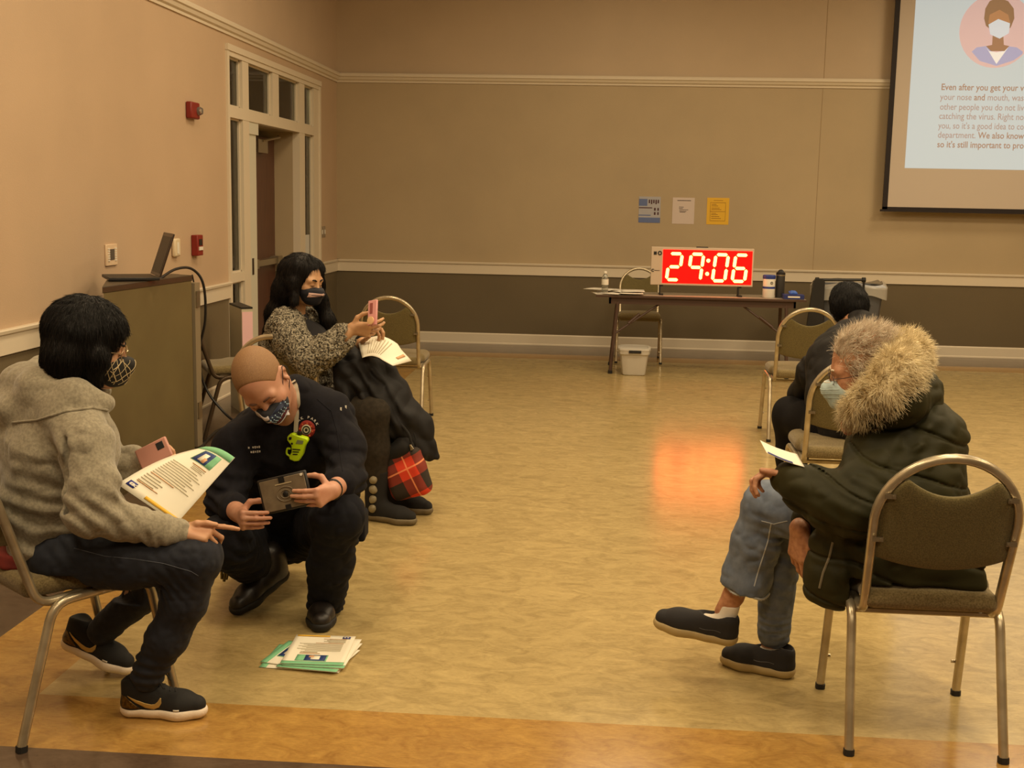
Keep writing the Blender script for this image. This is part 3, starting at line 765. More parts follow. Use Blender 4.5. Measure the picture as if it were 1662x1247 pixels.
# grey wheeled bin with a clear liner
M_BIN = mat('grey_bin_plastic', (84, 86, 92), rough=.5)
bc = V(2.42, 12.55, 0)
t = thing('waste_bin', 'grey rectangular waste bin with clear plastic liner beside the table', 'bin', bc)
def ring(lev, c, n=40):
    vs = []; fs = []
    for (z, hx, hy) in lev:
        for k in range(n): x, y = rr(k/n, hx, hy); vs.append(c+V(x, y, z))
    for i in range(len(lev)-1):
        for k in range(n): fs.append((i*n+k, i*n+(k+1) % n, (i+1)*n+(k+1) % n, (i+1)*n+k))
    return vs, fs
vs, fs = ring([(.02, .24, .20), (.06, .25, .21), (.78, .315, .27), (.79, .335, .29), (.815, .335, .29), (.815, .30, .255), (.1, .24, .2)], bc)
MB().add(vs, fs+[tuple(range(40))[::-1], tuple(range(240, 280))]).build('body', M_BIN, t, angle=30)
M_LINER = mat('clear_liner', (215, 212, 205), rough=.25, trans=.35, alpha=.75)
def liner(u, v):
    x, y = rr(u, .345, .30); a = u*40
    k = 1+.015*math.sin(a)+.01*math.sin(a*2.3+1)
    zz = .845-.16*v+(.03*math.sin(u*17)+.02*math.sin(u*41))*v
    sc = .90+.12*min(1, v*6)-.0*v
    return bc+V(x*k*sc, y*k*sc, zz+.02*math.sin(a*.7)*(1-v))
MB().grid(liner, 90, 10, closed_u=True).build('liner', M_LINER, t, angle=180)
for sx in (-1, 1):
    MB().tube([bc+V(sx*.2-.02, -.15, .03), bc+V(sx*.2+.02, -.15, .03)], .03, n=14).build('wheel', M_RUB, t)
# black folded cart between table and bin
kc = P(1316, 600, 12.2); kc[2] = 0
t = thing('folded_cart', 'black folded cart standing between the table and the bin', 'cart', kc)
a = P(1311, 449, 12.2); b = P(1326, 449, 12.2)
MB().prism([(-.10, .0), (.09, .0), (.09, .86), (.07, .885), (.0, .885), (-.02, .86)], kc+V(-.0, 0, 0), (1, 0, 0), (0, 0, 1), (0, 1, 0), .05).build('panel', M_BLK, t, smooth=False)
MB().tube([kc+V(.0, .03, .875), kc+V(.47, .03, .885)], .014).build('handle_bar', M_BLK, t)
MB().tube([kc+V(.0, .03, .875), kc+V(.035, .03, .876)], .024).tube([kc+V(.45, .03, .885), kc+V(.485, .03, .885)], .024).each('grip', M_RUB, t)
MB().tube([kc+V(.47, .03, .885), kc+V(.47, .03, .03)], .012).build('upright', M_BLK, t)
for sx in (-.06, .06):
    MB().tube([kc+V(sx-.012, .02, .03), kc+V(sx+.012, .02, .03)], .03, n=14).build('wheel', M_RUB, t)

# ------------------------------------------------------------------ notices on the far wall
def onwall(x, z, d=.002): return V(x, YB-d, z)
def notice(name, x0, x1, z0, z1, base_m, label):
    t = thing(name, label, 'notice', (.5*(x0+x1), YB, z0), 0, None)
    MB().bb(x0, x1, YB-.003, YB-.0005, z0, z1).build('sheet', base_m, t, smooth=False)
    return t
M_INK = mat('printed_ink', (70, 62, 60), rough=.8); M_INKB = mat('blue_ink_wash', (96, 112, 158), rough=.7); M_INKR = mat('dark_red_ink', (70, 30, 34), rough=.7)
M_NW = mat('notice_white', (205, 190, 182), rough=.6); M_NB = mat('notice_bluewhite', (168, 168, 176), rough=.5); M_NY = mat('notice_yellow', (226, 178, 40), rough=.5); M_INKY = mat('brown_ink', (140, 100, 20), rough=.6)
x0, x1, z0, z1 = .310, .543, 1.379, 1.659
t = notice('blue_notice', x0, x1, z0, z1, M_NB, 'blue and white printed notice, first of three on the far wall')
m = MB(); m.bb(x0, x0+.09, YB-.004, YB-.003, z1-.10, z1-.025); m.bb(x0, x1, YB-.004, YB-.003, z0, z0+.055); m.bb(x0, x0+.13, YB-.0045, YB-.003, z0+.075, z0+.085); m.build('blue_blocks', M_INKB, t, smooth=False)
m = MB()
for i in range(5): m.bb(x0+.105+i*.024, x0+.119+i*.024, YB-.0045, YB-.003, z1-.07-(i % 2)*.01, z1-.032)
for i in range(2):
    for j in range(2): m.bb(x0+.165+i*.036, x0+.182+i*.034, YB-.0045, YB-.003, z0+.085+j*.045, z0+.115+j*.045)
m.bb(x0, x0+.145, YB-.0045, YB-.003, z0+.155, z0+.165)
m.build('pictograms', M_INKR, t, smooth=False)
x0, x1, z0, z1 = .673, .909, 1.373, 1.655
t = notice('white_notice', x0, x1, z0, z1, M_NW, 'plain white printed notice, middle of three on the far wall')
m = MB(); m.bb(x0+.05, x1-.04, YB-.0045, YB-.003, z1-.035, z1-.028)
for (a, b, c) in ((.07, .12, .10), (.07, .11, .115), (.075, .17, .13), (.075, .15, .145), (.08, .14, .155)): m.bb(x0+a, x0+b, YB-.0045, YB-.003, z1-c-.003, z1-c+.002)
m.build('print_lines', M_INK, t, smooth=False)
x0, x1, z0, z1 = 1.043, 1.280, 1.374, 1.66
t = notice('yellow_notice', x0, x1, z0, z1, M_NY, 'bright yellow printed notice, last of three on the far wall')
m = MB()
for (a, b, c, d_) in ((.035, .2, .05, .052), (.035, .2, .145, .147), (.035, .2, .245, .247)): m.bb(x0+a, x0+b, YB-.0045, YB-.003, z1-d_-.002, z1-c)
for q in (.035, .198): m.bb(x0+q, x0+q+.003, YB-.0045, YB-.003, z1-.247, z1-.05)
for i, c in enumerate((.07, .085, .11, .125, .165, .18, .2, .22)): m.bb(x0+.05, x0+.10+.018*(i*5 % 4), YB-.0045, YB-.003, z1-c-.003, z1-c+.002)
m.bb(x0+.07, x0+.17, YB-.0045, YB-.003, z1-.03, z1-.026)
m.build('print_lines', M_INKY, t, smooth=False)

# ------------------------------------------------------------------ projection screen
SY = 13.30
t = thing('projection_screen', 'large black-bordered projection screen with a slide about masks', 'screen', (4.6, SY, 1.556))
M_SCR = mat('matte_screen_fabric', (196, 184, 172), rough=.8)
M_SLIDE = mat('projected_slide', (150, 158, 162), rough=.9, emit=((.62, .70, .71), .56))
M_BORD = mat('black_screen_border', (26, 14, 14), rough=.7)
SX0, SX1, SZ0, SZ1 = 2.868, 6.35, 1.556, 4.2
MB().bb(SX0, SX1, SY, SY+.004, SZ0, SZ1).build('fabric', M_SCR, t, smooth=False)
MB().bb(SX0, SX0+.052, SY-.003, SY+.006, SZ0, SZ1).bb(SX1-.052, SX1, SY-.003, SY+.006, SZ0, SZ1).bb(SX0, SX1, SY-.003, SY+.006, SZ0+.014, SZ0+.044).build('border', M_BORD, t, smooth=False)
MB().bb(SX0-.02, SX1+.02, SY-.012, SY+.014, SZ0-.006, SZ0+.018).build('weight_bar', M_BORD, t, smooth=False)
PX0, PZ0 = 3.072, 2.006
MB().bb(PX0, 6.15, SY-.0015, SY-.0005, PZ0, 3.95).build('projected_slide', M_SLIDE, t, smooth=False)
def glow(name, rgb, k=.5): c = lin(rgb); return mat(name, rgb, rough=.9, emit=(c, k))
def disc(m, cx, cz, rx, rz, d, a0=0, a1=2*math.pi, n=40, mi=0):
    m.poly([V(cx+rx*math.cos(a), SY-d, cz+rz*math.sin(a)) for a in np.linspace(a0, a1, n)[:-1 if a1-a0 > 6.2 else None]], mi)
def sp(px, py, d=0): q = P(px, py, SY); q[1] = SY-d; return q
c0 = sp(1617, 50); R = .372
for nm, rgb, pts in (('pink_disc', (200, 176, 178), None), ('lilac_scrubs', (160, 162, 200), [(1577, 84), (1585, 77), (1600, 75), (1617, 90), (1634, 75), (1650, 77), (1660, 84), (1659, 88), (1645, 98), (1617, 107), (1590, 99)]),
                     ('white_collar', (222, 224, 226), [(1600, 76), (1605, 83), (1617, 85), (1629, 83), (1637, 76), (1617, 104)]), ('tan_neck', (150, 118, 92), [(1600, 75), (1610, 73), (1611, 55), (1628, 55), (1629, 73), (1638, 75), (1630, 83), (1608, 83)]),
                     ('brown_hair', (140, 112, 84), [(1600, 42), (1597, 30), (1599, 14), (1606, 2), (1620, -4), (1636, 2), (1645, 14), (1646, 30), (1640, 45), (1630, 50), (1610, 50)]),
                     ('tan_face', (168, 128, 92), [(1604, 36), (1606, 24), (1622, 16), (1636, 24), (1639, 36), (1636, 50), (1622, 62), (1609, 50)]),
                     ('pale_mask', (196, 208, 224), [(1604, 40), (1620, 31), (1639, 38), (1637, 54), (1622, 63), (1607, 56)])):
    m = MB()
    i = ['pink_disc', 'lilac_scrubs', 'white_collar', 'tan_neck', 'brown_hair', 'tan_face', 'pale_mask'].index(nm)
    if pts is None: disc(m, c0[0], c0[2], R, R, .003)
    else: m.poly([sp(a, b, .0035+.0006*i) for a, b in pts])
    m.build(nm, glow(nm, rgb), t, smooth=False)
lines = [(1527, 141.5, [('Even after you get your v', 1)]), (1525.5, 157.5, [('your nose ', 0), ('and', 1), (' mouth, was', 0)]), (1525, 173.5, [('other people you do not liv', 0)]), (1523.5, 188.5, [('catching the virus. Right no', 0)]),
         (1522.5, 204, [("you, so it's a good idea to co", 0)]), (1521.5, 219, [('department. ', 0), ('We also know', 1)]), (1520.5, 234.5, [("so it's still important to pro", 1)])]
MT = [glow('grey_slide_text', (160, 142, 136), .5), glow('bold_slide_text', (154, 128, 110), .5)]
for (px, py, segs) in lines:
    o0 = sp(px, py+4.5, .004); full = ''.join(s_[0] for s_ in segs); total = sp(1664, py)[0]-o0[0]
    vs, fs = text_mesh(full+'.', .092, (0, 0, 0), (1, 0, 0), (0, 0, 1)); wfull = max(v[0] for v in vs)
    k = total/wfull; x = 0
    for (tx, bold) in segs:
        vs, fs = text_mesh(tx, .092, (0, 0, 0), (1, 0, 0), (0, 0, 1), bold=.0012 if bold else 0.0004)
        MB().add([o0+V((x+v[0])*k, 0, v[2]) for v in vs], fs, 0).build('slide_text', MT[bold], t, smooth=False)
        a_, _ = text_mesh(tx+'.', .092, (0, 0, 0), (1, 0, 0), (0, 0, 1)); b_, _ = text_mesh('.', .092, (0, 0, 0), (1, 0, 0), (0, 0, 1))
        x += max(v[0] for v in a_)-max(v[0] for v in b_)

# ------------------------------------------------------------------ devices on the left wall
M_FIRE = mat('fire_red', (128, 30, 20), rough=.45)
t = thing('fire_strobe', 'red fire alarm strobe high on the left wall', 'alarm', (XL, 8.72, 2.127))
MB().bb(XL, XL+.045, 8.62, 8.80, 2.127, 2.244).build('body', M_FIRE, t, bev=.01)
MB().lathe([(.03, 0), (.03, .02), (.022, .035), (.0, .04)], (XL+.043, 8.755, 2.185), 16, R=np.array([[0, 0, 1], [1, 0, 0], [0, 1, 0.]])).build('strobe_lens', M_CLEAR, t)
t = thing('fire_pull_station', 'red fire alarm pull station on the wall above the lectern', 'alarm', (XL, 8.74, 1.15))
MB().bb(XL, XL+.05, 8.68, 8.80, 1.15, 1.30).build('body', M_FIRE, t, bev=.006)
MB().bb(XL+.05, XL+.056, 8.70, 8.78, 1.19, 1.215).build('pull_bar', M_WHITE, t, smooth=False)
MB().bb(XL+.05, XL+.054, 8.71, 8.77, 1.225, 1.27).build('dark_panel', M_BLK, t, smooth=False)
t = thing('wall_intercom', 'slim white wall device beside the raised laptop screen', 'switch', (XL, 8.32, 1.16))
MB().bb(XL, XL+.03, 8.275, 8.385, 1.16, 1.287).build('body', mat('ivory_plastic', (216, 200, 170), rough=.4), t, bev=.012)
MB().bb(XL+.03, XL+.034, 8.31, 8.345, 1.18, 1.26).build('rocker', M_WHITE, t, bev=.004)
t = thing('wall_keypad', 'cream control keypad with grey display on the left wall', 'keypad', (XL, 7.23, 1.155))
MB().bb(XL, XL+.012, 7.147, 7.313, 1.155, 1.285).build('faceplate', mat('cream_plate', (222, 196, 164), rough=.4), t, bev=.004)
MB().bb(XL+.012, XL+.015, 7.20, 7.262, 1.19, 1.255).build('display', mat('grey_display', (86, 80, 74), rough=.3), t, smooth=False)
m = MB()
for z in np.linspace(1.187, 1.258, 6):
    m.bb(XL+.012, XL+.016, 7.168, 7.193, z-.004, z+.004); m.bb(XL+.012, XL+.016, 7.270, 7.295, z-.004, z+.004)
m.each('button', M_WHITE, t, smooth=False)
for i, (y, lab) in enumerate(((12.735, 'grey wall switch plate right of the doorway, nearer the door'), (12.845, 'grey wall switch plate right of the doorway, nearer the corner'))):
    t = thing('switch_plate', lab, 'switch', (XL, y, 1.17))
    MB().bb(XL, XL+.008, y-.036, y+.036, 1.165, 1.28).build('plate', mat('grey_plate', (142, 128, 110), rough=.4), t, bev=.003)
    MB().bb(XL+.008, XL+.014, y-.012, y+.012, 1.20, 1.245).build('toggle', M_WHITE, t, smooth=False)

# ------------------------------------------------------------------ lectern, laptop, cables, pedestal
M_LECT = mat('olive_laminate', (104, 92, 58), rough=.55, noise=3, rgb2=(96, 84, 52))
t = thing('lectern', 'tall olive laminate equipment lectern against the left wall', 'lectern', (-2.79, 6.85, 0))
_lq = [np.array(q_) for q_ in ((-2.67, 6.27), (-2.555, 7.35), (-2.72, 7.46), (-2.85, 6.75))]; _lc = sum(_lq)/4
MB().prism([tuple(_lc+(q_-_lc)*.975) for q_ in _lq], (0, 0, 0), (1, 0, 0), (0, 1, 0), (0, 0, 1), 1.065).build('cabinet', M_LECT, t, smooth=False)
MB().prism([tuple(q_) for q_ in _lq], (0, 0, 1.065), (1, 0, 0), (0, 1, 0), (0, 0, 1), .035).build('top', mat('dark_lectern_top', (50, 42, 30), rough=.35), t, bev=.003)
MB().prism([(-2.565, 7.362), (-2.545, 7.36), (-2.54, 7.44), (-2.60, 7.45)], (0, 0, .02), (1, 0, 0), (0, 1, 0), (0, 0, 1), 1.03).build('rear_edge', mat('grey_edging', (128, 116, 94), rough=.5), t, smooth=False)
for z in (.2, .9): MB().bb(-2.55, -2.535, 7.37, 7.43, z, z+.1).build('hinge', M_STEEL, t, smooth=False)
# laptop: base towards the wall, lid leaning back
lp = P(252, 441, 6.95); lp[2] = 1.1
t = thing('laptop', 'open black laptop seen edge-on on top of the lectern', 'laptop', lp, 0)
f = nrm(V(-.80, -.45, 0)); sd = V(-f[1], f[0], 0)
MB().box(lp+f*.14+V(0, 0, .011), (.28, .34, .018), np.stack([f, sd, V(0, 0, 1)], 1)).build('keyboard_base', M_BLK, t, bev=.004)
up = nrm(V(0, 0, 1)-f*.34); MB().box(lp+up*.135+V(0, 0, .016), (.010, .34, .26), np.stack([np.cross(sd, up), sd, up], 1)).build('screen_lid', mat('laptop_lid', (52, 38, 30), rough=.35), t, bev=.003)
MB().box(lp+up*.135+V(0, 0, .016)+f*.0062, (.001, .30, .22), np.stack([np.cross(sd, up), sd, up], 1)).build('display', M_BLK, t, smooth=False)
MB().box(lp+f*.04-sd*.171+V(0, 0, .012), (.012, .004, .008), np.stack([f, sd, V(0, 0, 1)], 1)).build('port_light', M_WHITE, t, smooth=False)
def cable(pts, r, label, name='cable'):
    o = MB().tube(bez(pts, 10), r, n=7).build(name, M_BLK, angle=180); return tag(o, label, 'cable')
q = [P(258, 443, 7.0), P(285, 437, 7.25), P(312, 437, 7.46), P(330, 462, 7.52), P(333, 520, 7.56), P(322, 580, 7.6), P(334, 630, 7.62), P(362, 668, 7.6), P(388, 690, 7.5)]
q[0][2] = 1.095
cable(q, .0085, 'thick black cable arching from the laptop down past the lectern')
cable([P(312, 446, 7.47), P(317, 480, 7.5), P(314, 540, 7.51), P(309, 575, 7.52)], .005, 'thin black wire hanging down the lectern edge')
q = [P(372, 685, 7.4), P(345, 700, 7.45), P(325, 715, 7.55), P(315, 740, 7.50)]
for i, v in enumerate(q): v[2] = max(.012, v[2] if i < 1 else .012)
q = [PZ(380, 690, .012), PZ(352, 700, .012), PZ(330, 722, .012), PZ(318, 745, .012)]
cable(q, .010, 'black cable lying on the floor behind the crouching man')
# pedestal with pink poster
pc = V(-2.46, 8.05, 0)
t = thing('display_pedestal', 'grey pedestal with black top and pink panel behind the crouching man', 'pedestal', pc)
R = rotz(.18)
pw = [P(372, 487, 9.0), P(392, 500, 8.65), P(410, 495, 8.70)]
zt = pw[1][2]
A, B_, C_ = [V(v[0], v[1], 0) for v in pw]; D_ = A+(C_-B_)
MB().prism([(v[0], v[1]) for v in (A, B_, C_, D_)], (0, 0, 0), (1, 0, 0), (0, 1, 0), (0, 0, 1), zt-.01).build('body', mat('pedestal_grey', (182, 176, 154), rough=.5), t, smooth=False)
MB().prism([(v[0], v[1]) for v in (A, B_, C_, D_)], (0, 0, zt-.01), (1, 0, 0), (0, 1, 0), (0, 0, 1), .014).build('top', M_BLK, t, smooth=False)
n_ = nrm(V((C_-B_)[1], -(C_-B_)[0], 0)); e1 = B_+(C_-B_)*.03; e2 = C_-(C_-B_)*.03
MB().prism([(0, 0), (np.linalg.norm(e2-e1), 0), (np.linalg.norm(e2-e1), zt-.35), (0, zt-.35)], e1+V(0, 0, .32), nrm(C_-B_), (0, 0, 1), n_, .004).build('pink_panel', mat('pink_card', (226, 184, 190), rough=.6), t, smooth=False)
# ------------------------------------------------------------------ people: shared builders
def sample(s, p):
    g0 = (np.asarray(p)-s.lo)/s.res; g = np.clip(g0, 0, s.n-1.001); i = np.clip(np.floor(g).astype(int), 0, s.n-2); f = g-i; r = float(np.linalg.norm(g0-g))*s.res
    for a in (0, 1):
        for b in (0, 1):
            for c in (0, 1):
                r += s.d[i[0]+a, i[1]+b, i[2]+c]*(f[0] if a else 1-f[0])*(f[1] if b else 1-f[1])*(f[2] if c else 1-f[2])
    return r
def hit(s, o, d, tmax=.5):
    """first surface point along a ray"""
    o = np.array(o, float); d = nrm(d); t = 0; prev = sample(s, o)
    while t < tmax:
        t2 = t+max(s.res*.8, min(abs(prev)*.5, .05)); v = sample(s, o+d*t2)
        if v < 0:
            for _ in range(8):
                m = (t+t2)/2
                if sample(s, o+d*m) < 0: t2 = m
                else: t = m
            return o+d*t
        t, prev = t2, v
    return None
def seat_cut(s, c, rz, top=.488): return s.box((c[0], c[1], .38), (.232, .245, top-.38), rotz(rz), .01, .0, 's')
def vhit(s, q): return hit(s, q, q-CAM, 1.6)
def patch(s, name, m, parent, fn, nu, nv, d, off=.002, tmax=.5, thick=.0012):
    """a thin cloth patch or print lying on a sculpted surface; fn(u, v) gives ray starts, d the ray direction"""
    ps = []; last = None; d0 = d
    for j in range(nv):
        for i in range(nu):
            q = fn(i/(nu-1), j/(nv-1)); d = nrm(q-CAM) if d0 is None else nrm(d0); h = hit(s, q, d, tmax)
            if h is None: h = last if last is not None else np.array(q)+d*.1
            last = h; ps.append(h-d*off)
    mb = MB(); fs = [(j*nu+i, j*nu+i+1, (j+1)*nu+i+1, (j+1)*nu+i) for j in range(nv-1) for i in range(nu-1)]
    mb.add(ps, fs); o = mb.build(name, m, parent, angle=180)
    md = o.modifiers.new('thick', 'SOLIDIFY'); md.thickness = thick; md.offset = 0
    return o
def drape(s, pts, d, off=.0, tmax=.5):
    out = []
    if d is None: pts = [pts[i]*(1-k/6)+pts[i+1]*k/6 for i in range(len(pts)-1) for k in range(6)]+[pts[-1]]
    for p in pts:
        dd_ = nrm(p-CAM) if d is None else nrm(d); h = hit(s, p, dd_, tmax)
        if h is not None: out.append(h-dd_*off)
    return out

def face_frame(c, F, U, sc=1.0):
    A = axes(F, U); c = np.array(c, float)
    return lambda x, y, z: c+(A[:, 0]*x+A[:, 1]*y+A[:, 2]*z)*sc, A
def head(s, c, F, U, sc=1.0, neck=None, nr=(.052, .056), lids=True):
    T, A = face_frame(c, F, U, sc); E = lambda p, r, k=.015, mode='u', R=A: s.ell(T(*p), [v*sc for v in r], R, k*sc, mode)
    if neck is not None: s.cone(T(0, -.018, -.07), neck, nr[0]*sc, nr[1]*sc, .03)
    E((0, -.010, .022), (.076, .098, .092)); E((0, .036, -.04), (.060, .060, .082), .03)
    s.cone(T(0, .0, -.065), T(0, .062, -.104), .050*sc, .030*sc, .03*sc, sq=(A[:, 0], 1.15)); E((0, .078, -.108), (.022, .016, .016), .02)
    for x in (-1, 1):
        E((x*.040, .060, -.040), (.024, .026, .024), .02)
        E((x*.074, -.010, -.022), (.006, .017, .030), .006); E((x*.080, -.016, -.010), (.008, .014, .016), .006); E((x*.083, -.006, -.022), (.006, .008, .015), .004, 's')
        E((x*.078, -.004, -.046), (.005, .008, .010), .004)
    s.cone(T(-.042, .077, .006), T(.042, .077, .006), .013*sc, .013*sc, .018*sc)
    for x in (-1, 1):
        E((x*.031, .099, -.014), (.018, .014, .011), .012, 's')
        if lids: E((x*.031, .081, -.014), (.0135, .0125, .0115), .003)
    s.cone(T(0, .088, -.004), T(0, .109, -.045), .0075*sc, .0115*sc, .012*sc)
    for x in (-1, 1): E((x*.0115, .099, -.048), (.0085, .011, .0075), .006)
    E((0, .092, -.068), (.022, .011, .006), .004); E((0, .090, -.078), (.019, .011, .006), .004)
    return T, A
def brows(T, A, m, parent, w=.0035, sc=1, lash=True):
    mb = MB()
    for x in (-1, 1):
        mb.tube([T(x*.013, .0955, .006), T(x*.024, .097, .011), T(x*.036, .0925, .012), T(x*.049, .080, .005)], [w, w*1.2, w, w*.4], n=6)
    mb.each('eyebrow', m, parent)
    if lash:
        mb = MB()
        for x in (-1, 1): mb.tube([T(x*.019, .0915, -.018), T(x*.031, .0945, -.0215), T(x*.043, .088, -.017)], [.0009, .0013, .0009], n=5)
        mb.each('eyelash', m, parent)

FING = ((.042, .026, .021), (.047, .029, .022), (.043, .027, .021), (.033, .021, .018))
def hand(s, w, F, N, S, curl=20, sc=1.0, thumb=None, fa=None, spread=.06):
    """wrist, direction to the knuckles, palm normal, thumb side; curl: one value or one (m, p, d) per finger"""
    w = np.array(w, float); F = nrm(F); N = np.array(N, float); N = nrm(N-F*(N@F)); S = np.array(S, float); S = nrm(S-F*(S@F)-N*(S@N)); k = .006*sc
    if fa is not None: s.cone(fa, w, .031*sc, .024*sc, .01, sq=(S, 1.15))
    bases = []
    for i in range(4):
        b = w+(F*(.088, .092, .086, .077)[i]+S*(.029, .010, -.010, -.028)[i]-N*.002)*sc; bases.append(b)
        s.cone(w+(S*(.014, .005, -.005, -.013)[i]+F*.008)*sc, b, .0155*sc, .0115*sc, .014*sc)
    s.ell(w+(F*.045+S*.020+N*.008)*sc, (.016*sc, .03*sc, .012*sc), axes(F, N), .012*sc)
    for i in range(4):
        c = curl if np.ndim(curl) == 0 else curl[i]
        c = (c*.9, c*1.2, c*.8) if np.ndim(c) == 0 else c
        p = bases[i]; a = 0; Fi = nrm(F+S*spread*(1.5-i)); r = (.0098, .0092, .0084, .0074)[i]*sc if i < 3 else .0082*sc
        r = (.0095, .0098, .0092, .0082)[i]*sc
        for j in range(3):
            a += math.radians(c[j]); d = Fi*math.cos(a)+N*math.sin(a); q = p+d*FING[i][j]*sc
            s.cone(p, q, r, r*.9, .003); p = q; r *= .9
    if thumb is None: thumb = (nrm(F*.6+S*.75+N*.35), nrm(F*.85+S*.35+N*.45), nrm(F*.95+S*.05+N*.5))
    p = w+(F*.014+S*.020+N*.004)*sc
    for d, L, r0, r1 in zip(thumb, (.042, .033, .027), (.0145, .0112, .0100), (.0115, .0102, .0088)):
        d = nrm(d); q = p+d*L*sc; s.cone(p, q, r0*sc, r1*sc, .006*sc); p = q

def shoe(root, heel, F, U, L, m_up, m_sole, kind='shoe', name='shoe', res=.0035, hi=.0, w=1.0):
    """heel = ground point below the back of the sole; returns upper field and frame"""
    A = axes(F, U); h = np.array(heel, float); T = lambda x, y, z: h+A[:, 0]*x*w+A[:, 1]*y+A[:, 2]*z
    cor = np.array([T(x, y, z) for x in (-.07, .07) for y in (-.04, L+.04) for z in (-.02, .16+hi)])
    lo, hi_ = cor.min(0), cor.max(0); k = L/.28
    ys = [.040, .10, .19, .238]; so = SDF(lo, hi_, res); up = SDF(lo, hi_, res)
    zs = .022; rs = [.040, .037, .048, .037]
    so.chain([T((0, 0, .004, .003)[i], ys[i]*k, zs) for i in range(4)], [r*w for r in rs], .02, sq=(A[:, 2], .7))
    so.cut(T(0, 0, .034), A[:, 2], .004); so.cut(T(0, 0, .0), -A[:, 2], .004)
    zb = .040
    up.chain([T((0, 0, .004, .003)[i], ys[i]*k, zb) for i in range(4)], [r*w for r in (.036, .034, .043, .032)], .02, sq=(A[:, 2], (.9)))
    up.cone(T(0, .045*k, .05), T(0, .042*k, .105 if kind != 'slip' else .080), .036*w, .037*w, .02); up.cone(T(0, .09*k, .07), T(0, .20*k, .050), .030*w, .030*w, .02)
    up.cone(T(0, .05*k, .08), T(0, .11*k, .066), .034*w, .030*w, .02)
    if kind == 'sneaker': up.cone(T(0, .070*k, .086), T(0, .125*k, .072), .033, .028, .015)
    if kind == 'boot': up.cone(T(0, .055*k, .08), T(0, .05*k, .13+hi), .045*w, (.047 if hi == 0 else .066)*w, .03)
    if kind == 'boot' and hi > 0: up.cut(T(0, 0, .255), A[:, 2], .004)
    up.cut(T(0, 0, .018), -A[:, 2], .0)
    if kind == 'slip': up.ell(T(0, .075*k, .112), (.032, .066, .036), A, .006, 's')
    if kind == 'sneaker': up.ell(T(0, .035*k, .140), (.030, .05, .03), A, .006, 's')
    o = up.build(name, m_up, root); so.build('sole', m_sole, o)
    return up, T, A, o

def strap_band(pts, wd, th, nvec, name, m, root):
    """flat band along points, width across nvec"""
    mb = MB(); n = np.array(nvec, float); vs = []
    for i, p in enumerate(pts):
        t = nrm(pts[min(i+1, len(pts)-1)]-pts[max(i-1, 0)]); sd = nrm(np.cross(t, n)); vs += [p-sd*wd/2, p+sd*wd/2, p+sd*wd/2+n*th, p-sd*wd/2+n*th]
    fs = []
    for i in range(len(pts)-1):
        for k in range(4): fs.append((i*4+k, i*4+(k+1) % 4, i*4+4+(k+1) % 4, i*4+4+k))
    mb.add(vs, fs+[(3, 2, 1, 0), tuple(len(vs)-4+k for k in range(4))]); return mb.build(name, m, root)

M_SKIN_A = mat('skin_warm', (196, 150, 116), rough=.5, noise=25, rgb2=(184, 134, 102))
M_SKIN_B = mat('skin_tan', (194, 146, 122), rough=.45, noise=20, rgb2=(184, 130, 106))
M_SKIN_C = mat('skin_olive', (196, 154, 116), rough=.5, noise=25, rgb2=(180, 136, 100))
M_SKIN_E = mat('skin_aged', (190, 138, 104), rough=.5, noise=60, rgb2=(164, 112, 82), bump=(90, .3, .002))
M_HAIRB = mat('black_hair', (18, 14, 13), rough=.55, spec=.25, bump=(90, .8, .004), stretch=(3, 3, .22), noise=40, rgb2=(10, 8, 7))

